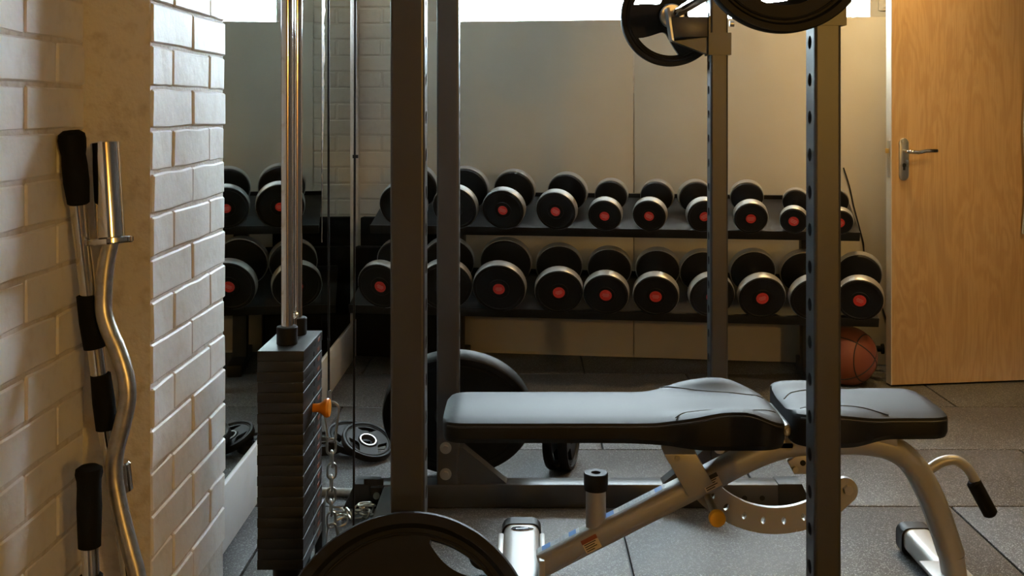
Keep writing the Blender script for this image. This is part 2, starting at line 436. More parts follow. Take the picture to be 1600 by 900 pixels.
# mirror in two panels, silvering gone along the joint
mirror = thing('wall_mirror', 'large frameless wall mirror above the white skirting board beside the brick pillar', 'mirror', (XL+0.004, 3.5, 0.172))
YM = 4.08
obj('mirror_panel', MB().box2((XL+0.001, YP1+0.003, 0.172), (XL+0.007, YM-0.0015, 2.2)), M['mirror'], mirror, 0)
obj('mirror_panel', MB().box2((XL+0.001, YM+0.0015, 0.172), (XL+0.007, 4.76, 2.2)), M['mirror'], mirror, 0)
rnd = random.Random(3); A = []; z = 0.62
while z < 2.2:
    t = max(0.0, min(1.0, (z-0.75)/0.7)); w = (0.010+0.075*t*rnd.uniform(0.35, 1.0)) if (z > 0.98 or rnd.random() < 0.5) else 0.004
    A.append((z, w)); z += rnd.uniform(0.008, 0.03)
V = []; Fc = []
for i, (z, w) in enumerate(A):
    V += [(XL+0.0078, YM-0.004, z), (XL+0.0078, YM+w, z)]
    if i: Fc.append((2*i-2, 2*i-1, 2*i+1, 2*i))
obj('worn_silvering', MB().add(V, Fc), M['desilver'], mirror, 0)

# ceiling lamps: warm round fittings (their light belongs to them)
for i, (x, y, e) in enumerate(LAMPS):
    where = ['in the corner between window and oak door', 'above the floor in front of the oak door'][i]
    t = thing('ceiling_lamp', 'round white ceiling lamp with warm bulb '+where, 'lamp', (x, y, HC))
    obj('lamp_body', MB().lathe([(0, 0), (0.11, 0), (0.115, -0.02), (0.10, -0.06), (0.085, -0.06), (0.085, -0.015), (0, -0.015)], (x, y, HC), (0, 0, 1)), M['lampshade'], t)
    ld = bpy.data.lights.new('lamp_bulb', 'AREA'); ld.shape = 'DISK'; ld.size = 0.16; ld.energy = e; ld.color = LAMP_COL; ld.spread = math.radians(118)
    lo = bpy.data.objects.new('lamp_bulb', ld); COL.objects.link(lo); lo.parent = t; lo.location = (0, 0, -0.062)

x, y, z, e = FLOOR_LAMP
t = thing('floor_lamp', 'slim black floor lamp with a bare warm globe bulb near the added oak cupboard', 'lamp', (x, y, 0))
obj('lamp_base', MB().lathe([(0, 0), (0.13, 0), (0.13, 0.012), (0.02, 0.022), (0, 0.022)], (x, y, 0), (0, 0, 1)), M['black'], t)
obj('lamp_pole', MB().cyl((x, y, 0.02), (x, y, z-0.13), 0.01, 14), M['black'], t)
obj('lamp_holder', MB().lathe([(0, -0.135), (0.016, -0.13), (0.02, -0.09), (0.02, -0.078), (0, -0.078)], (x, y, z), (0, 0, 1)), M['brass'], t)
ld = bpy.data.lights.new('globe_bulb', 'POINT'); ld.shadow_soft_size = 0.07; ld.energy = e; ld.color = GLOBE_COL
lo = bpy.data.objects.new('globe_bulb', ld); COL.objects.link(lo); lo.parent = t; lo.location = (0, 0, z)

# ------------------------------------------------------------------ door
DB = math.radians(8)
dx, dn = Vector((math.cos(DB), math.sin(DB), 0)), Vector((math.sin(DB), -math.cos(DB), 0))   # along the leaf, out of its face
D0 = Vector((1.502, 4.34, 0))
RD = Matrix((dx, -dn, (0, 0, 1))).transposed()
def dbox(mb, s0, s1, n0, n1, z0, z1, bev=0.0):
    c = D0+dx*((s0+s1)/2)+dn*((n0+n1)/2)+Vector((0, 0, (z0+z1)/2)); return mb.box(c, (s1-s0, abs(n1-n0), z1-z0), bev, RD)
def dp(s, n, z): return D0+dx*s+dn*n+Vector((0, 0, z))
door = struct('door_1', dbox(MB(), 0.002, 0.762, -0.044, 0, 0.008, 1.98, 0.0015), M['oak'])
obj('edge_lipping', dbox(MB(), -0.001, 0.0025, -0.0435, -0.0005, 0.008, 1.98), M['dooredge'], door)
hz = H-(249-VY)/F*4.34
hp = rrect(0.040, 0.172, 0.0199, 6)
plate_ = obj('handle_plate', MB().prism([dp(0.051+a, 0.0, hz+b) for a, b in hp], dn*0.007, 0.002), M['satin'], door)
zl = hz+0.032
lev = smoothpath([dp(0.052, 0.005, zl), dp(0.052, 0.04, zl), dp(0.062, 0.05, zl), dp(0.09, 0.052, zl-0.002), dp(0.12, 0.052, zl+0.003), dp(0.155, 0.05, zl+0.004), dp(0.170, 0.048, zl+0.004)], 6)
obj('lever', MB().sweep(lev, 0.0085), M['chrome'], plate_)
zk = hz-0.024
kh = MB().cyl(dp(0.051, 0.006, zk), dp(0.051, 0.0085, zk), 0.0085).prism([dp(0.051+a, 0.006, zk+b) for a, b in ((-0.0045, 0), (0.0045, 0), (0.005, -0.02), (-0.005, -0.02))], dn*0.0025)
obj('keyhole', kh, M['hole'], plate_)
sw = MB()
for a in (-0.012, 0.012):
    for b in (-0.078, 0.072): sw.cyl(dp(0.051+a, 0.006, hz+b), dp(0.051+a, 0.0085, hz+b), 0.003, 10)
obj('screw', sw, M['zinc'], plate_)
for sx in (-1, 1): obj('key_escutcheon_clip', MB().cyl(dp(0.051+sx*0.013, 0.006, zk), dp(0.051+sx*0.013, 0.009, zk), 0.005, 12), M['zinc'], plate_)
lp = obj('latch_plate', dbox(MB(), -0.003, -0.0005, -0.034, -0.010, hz-0.075, hz+0.075), M['zinc'], door)
obj('latch_bolt', dbox(MB(), -0.014, -0.002, -0.028, -0.016, zl-0.008, zl+0.012, 0.002), M['brass'], lp)

# pale towel over the door's far side
rows = []
for i in range(14):
    z = 1.405-0.79*i/13
    row = []
    for jj in range(9):
        s = 0.566+0.11*jj/8; n = 0.012+0.010*math.sin(jj*1.7+i*0.25)+0.006*math.sin(jj*0.9)
        if i == 0: n = 0.012
        row.append(dp(s+0.006*math.sin(i*0.8)+(0.012 if i == 0 and jj == 0 else 0), n+0.004, z - (0.012 if i == 0 and jj == 0 else 0)))
    rows.append(row)
V = [p for r in rows for p in r]; n0 = len(V); V += [p+dn*0.008 for p in V]
Fc = []
for i in range(13):
    for jj in range(8):
        a = i*9+jj; Fc += [(a, a+1, a+10, a+9), (n0+a, n0+a+9, n0+a+10, n0+a+1)]
edge = [j for j in range(9)]+[9*i+8 for i in range(1, 14)]+[9*13+j for j in range(7, -1, -1)]+[9*i for i in range(12, 0, -1)]
for a, b in zip(edge, edge[1:]+edge[:1]): Fc.append((a, b, n0+b, n0+a))
solo('hanging_towel', MB().add(V, Fc), M['cloth'], 'pale blue-grey towel hanging on the oak door', 'towel', dp(0.62, 0.01, 0.615), smooth=80)

# oak cupboard added out of view, so the metal faces reflect warm wood
cup = thing('reflector_cupboard', 'added unseen oak cupboard behind the camera, a warm reflector with two plain doors', 'cupboard', (1.55, YF+0.25, 0))
obj('body', MB().box2((0.85, YF+0.005, 0.0), (2.25, YF+0.42, 2.15), 0.003), M['oak'], cup)
for a, b in ((0.856, 1.547), (1.553, 2.244)):
    dd_ = obj('door', MB().box2((a, YF+0.421, 0.06), (b, YF+0.441, 2.14), 0.002), M['oak'], cup)
    xh = b-0.05 if a < 1 else a+0.05
    obj('handle', MB().cyl((xh, YF+0.465, 0.95), (xh, YF+0.465, 1.15), 0.007, 12).cyl((xh, YF+0.441, 0.96), (xh, YF+0.465, 0.96), 0.005, 8).cyl((xh, YF+0.441, 1.14), (xh, YF+0.465, 1.14), 0.005, 8), M['satin'], dd_)

# wall vent by the window
uv = WU1+0.035
vent = thing('wall_vent', 'small louvred air vent on the wall between window and door', 'vent', BW(uv+0.1, 0.001, 1.56))
obj('vent_frame', ubox(MB(), uv, uv+0.20, 0.001, 0.008, 1.56, 1.76, 0.003), M['board'], vent)
for i in range(7): obj('slat', ubox(MB(), uv+0.02, uv+0.18, 0.008, 0.012, 1.575+0.026*i, 1.588+0.026*i, 0.0015), M['wall'], vent)

# thin black lead down the wall
pts = [(1318, 262), (1327, 290), (1334, 322), (1342, 352), (1349, 380), (1351, 400), (1362, 440), (1375, 470), (1388, 512), (1392, 540)]
def onback(px, py, w):
    k = (px-VX)/F; y = (CY-w*CS - 0)                         # iterate to the wall plane
    for _ in range(20): y = CY-0.137*(k*y-CX)-w/CS
    return P(px, py, y)
lead = smoothpath([onback(a, b, 0.006) for a, b in pts], 5)
solo('wall_lead', MB().sweep(lead, 0.0028), M['black'], 'thin black cable running down the wall beside the door', 'cable', lead[-1])

# ------------------------------------------------------------------ power rack
RF, RB = 1.95, 3.02                           # front faces of front and rear uprights
XLu, XRu = (-0.240, -0.177), (0.534, 0.584)
TDp = 0.062
RH = 2.18
def holed_strip(mb, mapf, s0, s1, w, holes, r, depth, seg=16, ry=1.0):
    """a strip along s (width w centred on t=0) with round holes; mapf(s, t, n) -> 3D; rims go back by depth"""
    def quad(a, b, c, d): mb.add([mapf(*x, 0) for x in (a, b, c, d)], [(0, 1, 2, 3)])
    hs = sorted(holes); cur = s0
    for h in hs:
        c0, c1 = h-w/2*0.8, h+w/2*0.8
        c0, c1 = max(c0, cur), min(c1, s1)
        if c0 > cur+1e-5: quad((cur, -w/2), (c0, -w/2), (c0, w/2), (cur, w/2))
        sq = []; ci = []
        for i in range(seg):
            a = 2*PI*(i+0.5)/seg; ca, sa = math.cos(a), math.sin(a)
            kx = ((c1-h) if ca > 0 else (h-c0))/max(abs(ca), 1e-6); ky = (w/2)/max(abs(sa), 1e-6); k = min(kx, ky)
            sq.append((h+ca*k, sa*k)); ci.append((h+ca*r*ry, sa*r))
        corner = [(c1, w/2), (c0, w/2), (c0, -w/2), (c1, -w/2)]
        V = [mapf(*p, 0) for p in sq]+[mapf(*p, 0) for p in ci]+[mapf(*p, depth) for p in ci]
        Fc = [(i, (i+1) % seg, seg+(i+1) % seg, seg+i) for i in range(seg)]+[(seg+i, seg+(i+1) % seg, 2*seg+(i+1) % seg, 2*seg+i) for i in range(seg)]
        o = len(V)
        for q, cpt in enumerate(corner):
            # fill the little triangle at each cell corner
            best = sorted(range(seg), key=lambda i: (sq[i][0]-cpt[0])**2+(sq[i][1]-cpt[1])**2)[:2]
            V.append(mapf(*cpt, 0)); Fc.append((best[0], best[1], o+q))
        mb.add(V, Fc); cur = c1
    if s1 > cur: quad((cur, -w/2), (s1, -w/2), (s1, w/2), (cur, w/2))
def upright(x0, x1, y0, rack):
    mb = MB(); y1 = y0+TDp; b = 0.006
    hs = [1.253-0.0694*i for i in range(-12, 16)]
    ymid = (y0+y1)/2; wy = TDp-2*b
    holed_strip(mb, lambda s, t, n: (x0+n, ymid+t, s), 0.068, RH, wy, hs, 0.0125, 0.003)
    holed_strip(mb, lambda s, t, n: (x1-n, ymid+t, s), 0.068, RH, wy, hs, 0.0125, 0.003)
    # front, back and rounded corners
    k = 3
    def arc(cx, cy, a0): return [(cx+b*math.cos(math.radians(a0+90*i/k)), cy+b*math.sin(math.radians(a0+90*i/k))) for i in range(k+1)]
    fr = arc(x0+b, y0+b, 180)+arc(x1-b, y0+b, 270); bk = arc(x1-b, y1-b, 0)+arc(x0+b, y1-b, 90)
    for ch in (fr, bk):
        V = [(x, y, 0.068) for x, y in ch]+[(x, y, RH) for x, y in ch]; n = len(ch)
        mb.add(V, [(i, i+1, n+i+1, n+i) for i in range(n-1)])
    return obj('upright', mb, M['steel'], rack, 10)
rack = thing('power_rack', 'charcoal steel power rack with hole-punched uprights standing around the bench', 'power rack', (0.17, 2.5, 0))
for x in (XLu, XRu):
    for y in (RF, RB): upright(x[0], x[1], y, rack)
ST = M['steel']
xc0, xc1 = XLu[0], XRu[1]
for y in (RF, RB):
    obj('top_beam', MB().box2((XLu[0], y, RH), (XRu[1], y+TDp, RH+0.06), 0.006), ST, rack)
    x0, x1 = (-0.46, 0.78)
    rail = obj('base_rail', MB().box2((x0, y, 0.0), (x1, y+TDp, 0.068), 0.006), ST, rack)
    if y == RB:
        # slanted black end caps
        for sx, xe in ((-1, x0), (1, x1)):
            xi = xe-sx*0.055
            pr = [(xi, y-0.003, 0.0), (xe+sx*0.045, y-0.003, 0.0), (xe+sx*0.012, y-0.003, 0.071), (xi, y-0.003, 0.071)]
            obj('end_cap', MB().prism(pr, (0, TDp+0.006, 0), 0.004), M['black'], rail)
        for xh in (0.63, 0.68): obj('rail_hole', MB().cyl((xh, y-0.0006, 0.030), (xh, y+0.001, 0.030), 0.0075, 14), M['hole'], rail)
for x in ((XLu[0]+0.001, XLu[1]-0.001), (XRu[0]+0.001, XRu[1]-0.001)):
    obj('side_beam', MB().box2((x[0], RF+TDp, RH), (x[1], RB, RH+0.06), 0.005), ST, rack)
# low side beam on the mirror side
obj('side_beam', MB().box2((-0.39, RF+TDp, 0.001), (-0.265, RB, 0.066), 0.006), ST, rack)
for xg, sgn in ((XLu[1], 1), (XRu[0], -1)):
    g = MB().prism([(xg, RB+0.008, 0.068), (xg+sgn*0.135, RB+0.008, 0.068), (xg+sgn*0.01, RB+0.008, 0.170), (xg, RB+0.008, 0.170)], (0, 0.046, 0))
    obj('gusset', g, ST, rack)
for xb in ((XLu[0]+XLu[1])/2-0.006, (XRu[0]+XRu[1])/2):
    for zb in (0.098, 0.172):
        bm_ = MB().cyl((xb, RB, zb), (xb, RB-0.003, zb), 0.0165, 20).cyl((xb, RB-0.003, zb), (xb, RB-0.011, zb), 0.010, 6)
        obj('bolt', bm_, M['zinc'], rack)
# angle bracket bolted to the side beam
br = obj('angle_bracket', MB().box2((-0.445, RB-0.004, 0.068), (-0.39, RB-0.001, 0.085)).prism([(-0.42, RB-0.02, 0.03), (-0.392, RB-0.02, 0.03), (-0.392, RB-0.02, 0.066), (-0.425, RB-0.02, 0.066)], (0, 0.016, 0)), M['black'], rack)
obj('bracket_bolt', MB().cyl((-0.407, RB-0.02, 0.045), (-0.407, RB-0.028, 0.045), 0.009, 12), M['zinc'], br)

# J-hooks that carry the bar
BXc, BZc = 0.447, 1.406
for nm, y, txt in (('j_hook', RB, 'rear'), ('j_hook', RF, 'front')):
    t = thing(nm, 'dark steel bar hook clamped on the upright '+('nearer the dumbbell rack' if txt == 'rear' else 'behind the camera-side bar plate'), 'rack hook', (XRu[0]-0.03, y+0.03, 1.28))
    x0, x1 = XRu
    sl = MB().box2((x0-0.006, y-0.004, 1.282), (x1+0.008, y-0.0005, 1.345)).box2((x1+0.0005, y-0.004, 1.282), (x1+0.008, y+TDp+0.004, 1.345)).box2((x0-0.006, y-0.004, 1.282), (x0-0.0005, y+TDp+0.004, 1.392))
    obj('sleeve', sl, ST, t)
    obj('hook_arm', MB().box2((0.425, y+0.004, 1.333), (x0-0.006, y+TDp-0.004, BZc-0.0155), 0.002), ST, t)
    obj('hook_lip', MB().prism([(0.425, y, 1.325), (0.431, y, 1.322), (0.418, y, 1.418), (0.411, y, 1.416)], (0, TDp, 0)), M['satin'], t)
    obj('hook_gusset', MB().prism([(0.43, y+0.012, 1.322), (x0-0.006, y+0.012, 1.333), (x0-0.006, y+0.012, 1.285)], (0, TDp-0.024, 0)), ST, t)
    obj('bolt', MB().cyl((x1+0.008, y+0.02, 1.372), (x1+0.020, y+0.02, 1.372), 0.009, 12), M['zinc'], t)

# ------------------------------------------------------------------ weight plates
def plate_mesh(D, th, slots=3, spin=0.0, slotw=0.40, rin=0.46, rout=0.80, bore=0.0255, hub=0.27, name='plate_body', rim=0.88):
    """grip plate on axis Y, centred on the origin; returns body mesh builder"""
    R = D/2; K = 96; mb = MB()
    def ang(i): return 2*PI*i/K
    half = max(1e-6, slotw*PI/slots)
    def slotf(a):
        d = ((a-spin+PI/slots) % (2*PI/slots))-PI/slots
        return d
    def ra(a):
        d = min(1.0, abs(slotf(a)/half))
        return R*rout-(rout-rin)*R*(1-d**2.2)-0.002
    def rb(a): return R*rout
    h = th/2
    rings = [(lambda a: bore, h*0.85), (lambda a: R*hub, h*0.85), (lambda a: R*(hub+0.03), h*0.55), (ra, h*0.55), (rb, h*0.55), (lambda a: R*rim, h*0.55), (lambda a: R*(rim+0.03), h*0.95), (lambda a: R*0.985, h), (lambda a: R, h*0.8)]
    nR = len(rings); V = []
    for sgn in (-1, 1):
        for fr, hh in rings:
            for i in range(K):
                a = ang(i); r = fr(a); V.append((r*math.cos(a), sgn*hh, r*math.sin(a)))
    def vi(s, j, i): return (s*nR+j)*K+(i % K)
    Fc = []
    for s in (0, 1):
        for j in range(nR-1):
            for i in range(K):
                if j == 3:
                    dd = slotf((ang(i)+ang(i+1))/2)
                    if abs(dd) < half: continue
                Fc.append((vi(s, j, i), vi(s, j, i+1), vi(s, j+1, i+1), vi(s, j+1, i)))
    for i in range(K):
        Fc.append((vi(0, nR-1, i), vi(0, nR-1, i+1), vi(1, nR-1, i+1), vi(1, nR-1, i)))
        Fc.append((vi(0, 0, i), vi(0, 0, i+1), vi(1, 0, i+1), vi(1, 0, i)))
        if abs(slotf((ang(i)+ang(i+1))/2)) < half:
            for j in (3, 4): Fc.append((vi(0, j, i), vi(0, j, i+1), vi(1, j, i+1), vi(1, j, i)))
            for nb in (-1, 1):
                if abs(slotf((ang(i+nb)+ang(i+1+nb))/2)) >= half:
                    e = i if nb < 0 else i+1
                    Fc.append((vi(0, 3, e), vi(0, 4, e), vi(1, 4, e), vi(1, 3, e)))
    return mb.add(V, Fc)
def grip_plate(label, D, th, loc, rot=(0, 0, 0), group=None, **kw):
    t = thing('weight_plate', label, 'weight plate', (0, 0, 0), group)
    obj('plate_body', plate_mesh(D, th, **kw), M['rubber'], t, 40)
    r = kw.get('bore', 0.0255)
    rw = 0.008 if D > 0.25 else 0.0035
    ringp = [(r, -th*0.45), (r+rw, -th*0.45), (r+rw, th*0.45), (r, th*0.45), (r, -th*0.45)]
    obj('steel_hub', MB().lathe(ringp), M['zinc'], t)
    R = D/2
    obj('rim_ridge', MB().torus((0, -th*0.30, 0), (0, 1, 0), R*0.84, 0.0022).torus((0, th*0.30, 0), (0, 1, 0), R*0.84, 0.0022), M['rubber'], t)
    t.location = loc; t.rotation_euler = rot
    return t
def stand(D, th, yb, lean, x):
    """a disc standing on the floor at depth yb (its lower front edge), leaning by angle (top away if positive)"""
    R = D/2
    cz = R*math.cos(lean)+th/2*abs(math.sin(lean)); cy = yb+R*math.sin(lean)
    return (x, cy, cz), (-lean, 0, 0)
# large plates leaning on the left-hand uprights
l, r = stand(0.45, 0.046, 1.700, math.radians(28.5), -0.196)
grip_plate('large black grip plate leaning on the nearest upright below the weight stack cables', 0.45, 0.046, l, r, spin=math.radians(60), rin=0.68, rout=0.81, slotw=0.34)
l, r = stand(0.45, 0.046, 3.315, math.radians(-25.5), -0.193)
grip_plate('large black weight plate leaning on the rear upright behind the bench head end', 0.45, 0.046, l, r, spin=math.radians(30), rin=0.60, rout=0.66, slotw=0.0)
# small plates on the floor
sk = dict(bore=0.024, rin=0.46, rout=0.74, slotw=0.5, hub=0.36)
grip_plate('small black grip plate lying flat on the floor against the white skirting', 0.17, 0.030, (-0.664, 3.56, 0.0155), (PI/2, 0, 0.3), **sk)
grip_plate('small black grip plate tilted on edge between two other small plates', 0.17, 0.022, (-0.560, 3.53, 0.043), (math.radians(104), math.radians(16), 0), spin=0.5, **sk)
grip_plate('small black grip plate tilted on the floor beside the big leaning plate', 0.17, 0.022, (-0.500, 3.468, 0.050), (math.radians(108), math.radians(20), 0), spin=0.2, **sk)
for i, (x, rz, lab) in enumerate(((0.110, 72, 'slotted black plate on edge behind the rear base rail, the one towards the mirror'), (0.150, 76, 'black plate on edge behind the rear base rail, the one towards the door'))):
    grip_plate(lab, 0.22, 0.030, (x, 3.36, 0.1105), (0, 0, math.radians(rz)), group=None, bore=0.026, rin=0.44, rout=0.76, slotw=0.5)

# barbell on the hooks with one plate at each end
bar = thing('barbell', 'chrome barbell resting across the rack hooks', 'barbell', (BXc, 2.52, BZc))
obj('bar_shaft', MB().cyl((BXc, 1.86, BZc), (BXc, 3.18, BZc), 0.0142, 24), M['chrome'], bar)
for a, b, s in ((1.86, 1.44, -1), (3.18, 3.60, 1)):
    obj('sleeve', MB().cyl((BXc, a, BZc), (BXc, b, BZc), 0.0248, 28, 0.003), M['chrome'], bar)
    obj('collar', MB().cyl((BXc, a-0.012, BZc), (BXc, a+0.012, BZc), 0.036, 28, 0.003), M['zinc'], bar)
grip_plate('black rubber three-grip plate on the barbell end towards the dumbbell rack', 0.298, 0.034, (BXc, 3.212, BZc), (0, 0, 0), spin=math.radians(8), rin=0.36, rout=0.78, slotw=0.56, hub=0.24)
grip_plate('black rubber three-grip plate on the barbell end towards the camera', 0.294, 0.034, (BXc, 1.828, BZc), (0, 0, 0), spin=math.radians(-85), rin=0.40, rout=0.68, slotw=0.56, hub=0.24)

# ------------------------------------------------------------------ cable tower with weight stack
SX, SY0, SY1, SW = -0.497, 2.20, 2.405, 0.096
tower = thing('cable_tower', 'cable weight machine with dark plate stack and chrome guide rods by the mirror', 'weight machine', (SX, 2.3, 0))
PH, NP = 0.0215, 21
SZ0 = 0.18
RY = (2.265, 2.362)
pm0 = MB().box((0, 0, 0), (SW, SY1-SY0, PH-0.0006), 0.0012).mesh('weight_plate', M['stackp'])
pm1 = MB().box((0, 0, 0), (SW-0.0016, SY1-SY0-0.0012, PH-0.0006), 0.0012).mesh('weight_plate', M['stackp'])
lm = MB().box((0, 0, 0), (0.0012, 0.024, 0.008)).mesh('number_label', M['labelred'], 0)
hm = MB().cyl((-0.001, 0, 0), (0.0012, 0, 0), 0.0055, 14).mesh('pin_hole', M['hole'])
pin_i = 14
for i in range(NP):
    z = SZ0+PH*(i+0.5)
    o = inst('weight_plate', pm1 if i % 2 else pm0, (0, (SY0+SY1)/2-2.3, z), tower)
    o.location.x = 0.0 if i < NP-1 else 0.0008
    hx = (SW/2-0.0008) if i % 2 else SW/2
    inst('number_label', lm, (hx, 0.062, 0), o); inst('pin_hole', hm, (hx-0.0005, 0.012, 0), o)
ztop = SZ0+PH*NP
for y in RY:
    obj('guide_rod', MB().cyl((SX, y, 0.06), (SX, y, 2.2), 0.0125, 28), M['chrome'], tower)
    obj('rubber_bushing', MB().lathe([(0.0126, 0), (0.0205, 0), (0.022, 0.002), (0.022, 0.036), (0.0205, 0.038), (0.0126, 0.038), (0.0126, 0)], (SX, y, ztop), (0, 0, 1)), M['rubber'], tower)
    obj('bumper', MB().cyl((SX, y, 0.10), (SX, y, SZ0), 0.03, 24, 0.004), M['rubber'], tower)
ym = sum(RY)/2
cw = obj('lift_cable', MB().cyl((SX+0.004, ym, ztop+0.06), (SX+0.004, ym, 2.2), 0.0028, 10), M['chrome'], tower)
obj('cable_eye', MB().torus((SX+0.004, ym, ztop+0.052), (0, 1, 0), 0.0075, 0.0028, 20).cyl((SX+0.004, ym, ztop), (SX+0.004, ym, ztop+0.045), 0.006, 12), M['chrome'], tower)
obj('base', MB().box2((SX-0.05, 2.17, 0.0), (SX+0.05, 2.46, 0.10), 0.006).box2((SX+0.05, 2.26, 0.0), (-0.391, 2.36, 0.06), 0.004), ST, tower)
obj('side_channel', MB().box2((SX+0.030, 2.41, 0.10), (SX+0.048, 2.45, 0.24), 0.003), ST, tower)
obj('top_beam', MB().box2((SX-0.05, 2.17, 2.2), (-0.24, 2.46, 2.26), 0.006), ST, tower)
pz = SZ0+PH*(pin_i+0.5)-0.004
px_ = SX+SW/2
py_ = SY0+0.095
pin = obj('selector_pin', MB().cyl((px_-0.02, py_, pz), (px_+0.006, py_, pz), 0.0048, 14), M['zinc'], tower)
obj('pin_knob', MB().lathe([(0, 0), (0.009, 0), (0.0095, 0.012), (0.012, 0.018), (0.019, 0.026), (0.0205, 0.031), (0.0185, 0.036), (0, 0.038)], (px_+0.001, py_, pz), (1, 0, 0), 28), M['orange'], pin)
# cables outside the stack
c1x, c1y = -0.447, 2.50
obj('cable', MB().cyl((c1x-0.004, c1y, P(516, 612, c1y).z), (c1x-0.006, c1y, 2.2), 0.0027, 10), M['black'], tower)
obj('cable_ferrule', MB().cyl((c1x-0.003, c1y, P(516, 636, c1y).z), (c1x-0.003, c1y, P(516, 610, c1y).z), 0.0055, 14), M['zinc'], tower)
pc = Vector((-0.318, 2.29, P(583, 852, 2.29).z)); pr = 0.042
obj('cable', MB().cyl((pc.x-pr, pc.y, pc.z), (pc.x-pr+0.006, pc.y, 2.2), 0.0025, 10), M['black'], tower)
obj('cable_stop', MB().cyl((pc.x-pr+0.004, pc.y, P(560, 247, pc.y).z), (pc.x-pr+0.004, pc.y, P(560, 242, pc.y).z), 0.006, 12), M['black'], tower)
pu = obj('pulley', MB().lathe([(0.008, -0.011), (pr+0.002, -0.011), (pr+0.003, -0.009), (pr-0.004, -0.002), (pr-0.004, 0.002), (pr+0.003, 0.009), (pr+0.002, 0.011), (0.008, 0.011), (0.008, -0.011)], pc, (0, 1, 0), 40), M['rubber'], tower)
obj('pulley_bearing', MB().cyl(pc-Vector((0, 0.013, 0)), pc+Vector((0, 0.013, 0)), 0.012, 16), M['zinc'], pu)
obj('pulley_bracket', MB().box2((pc.x-0.015, pc.y-0.018, 0.066), (pc.x+0.015, pc.y-0.0135, pc.z+0.012), 0.001).box2((pc.x-0.015, pc.y+0.0135, 0.066), (pc.x+0.015, pc.y+0.018, pc.z+0.012), 0.001), ST, tower)

# snap hooks and chain on the loose cable
def snap_hook(label, top, L, W, r, flip=1, tilt=0.0):
    """pear-shaped spring hook hanging from point top, in the XZ plane"""
    t = thing('snap_hook', label, 'snap hook', top)
    T0 = Vector(top)
    outl = []
    Rb, Rs = W/2, W/2*0.55
    big, small = (0, -Rb), (0, -L+Rs)
    if flip < 0: big, small = (0, -L+Rb), (0, -Rs)
    s = 1 if flip > 0 else -1
    for i in range(13): a = math.radians(-5+190*i/12); outl.append((Rb*math.cos(a), big[1]+s*Rb*math.sin(a)))
    for i in range(9): a = math.radians(185+170*i/8); outl.append((Rs*math.cos(a), small[1]+s*Rs*math.sin(a)))
    pts = [T0+Vector((x*math.cos(tilt)-z*math.sin(tilt), 0, x*math.sin(tilt)+z*math.cos(tilt))) for x, z in outl]
    body = obj('hook_body', MB().sweep(pts, r, up=(0, 1, 0), closed=True), M['zinc'], t)
    a, b = pts[12], pts[13]
    obj('gate_hinge', MB().cyl(b-Vector((0, r*1.6, 0)), b+Vector((0, r*1.6, 0)), r*1.1, 12), M['zinc'], t)
    return t
ch = Vector((-0.445, 2.50, 0))
zt = P(518, 628, 2.5).z; zb = P(518, 690, 2.5).z
snap_hook('zinc snap hook joining the cable end to the chain top', (ch.x, ch.y, zt), zt-zb, 0.034, 0.0032)
def link_mb(c, d, side, L=0.034, W=0.020, r=0.0030):
    """an oval link centred at c, long axis d, wide axis side"""
    d = Vector(d).normalized(); s = Vector(side); s = (s-d*s.dot(d)).normalized(); c = Vector(c)
    h = L/2-W/2; pts = []
    for i in range(9): a = PI*i/8; pts.append(c+d*(h+W/2*math.sin(a))+s*(W/2*math.cos(a)))
    for i in range(9): a = PI+PI*i/8; pts.append(c+d*(-h+W/2*math.sin(a))+s*(W/2*math.cos(a)))
    return MB().sweep(pts, r, up=d.cross(s), closed=True)
z0, z1 = P(518, 688, 2.5).z, P(518, 822, 2.5).z
chain = thing('hanging_chain', 'short zinc chain hanging from the cable beside the weight stack', 'chain', (ch.x, ch.y, z1))
nl = 7; step = (z0-z1)/nl
for i in range(nl):
    z = z0-step*(i+0.5); a = math.radians(20+90*(i % 2))
    obj('chain_link', link_mb((ch.x+0.001*math.sin(i), ch.y, z), (0.02*math.sin(i*2), 0, 1), (math.cos(a), math.sin(a), 0), L=step+0.0075), M['zinc'], chain)
snap_hook('zinc snap hook hanging at the lower end of the chain', (ch.x+0.002, ch.y, z1+0.006), 0.066, 0.034, 0.0032, flip=-1)
# heap of chain on the floor beside the base beam
rnd = random.Random(11)
hc = Vector((-0.462, 2.925, 0))
heap = thing('chain_heap', 'heap of bright chain links on the floor by the rack base beam', 'chain', hc)
for i in range(16):
    a = rnd.uniform(0, 2*PI); rr = 0.050*math.sqrt(rnd.random()); lay = i//6
    c = hc+Vector((rr*math.cos(a)*0.9, rr*math.sin(a), 0.011+0.015*lay))
    obj('chain_link', link_mb(c, (rnd.uniform(-1, 1), rnd.uniform(-1, 1), rnd.uniform(-0.35, 0.35)), (rnd.uniform(-1, 1), rnd.uniform(-1, 1), rnd.uniform(-0.5, 0.5)), L=0.038, W=0.022, r=0.0028), M['zinc'], heap)
# short chrome bar lying on the floor behind the stack
solo('short_chrome_bar', MB().cyl((-0.585, 3.12, 0.0125), (-0.49, 3.11, 0.0125), 0.012, 18, 0.002).cyl((-0.505, 3.111, 0.0125), (-0.49, 3.11, 0.0125), 0.0125, 18), M['worn'], 'short chrome bar lying on the floor behind the weight stack', 'bar', (-0.54, 3.115, 0.0))

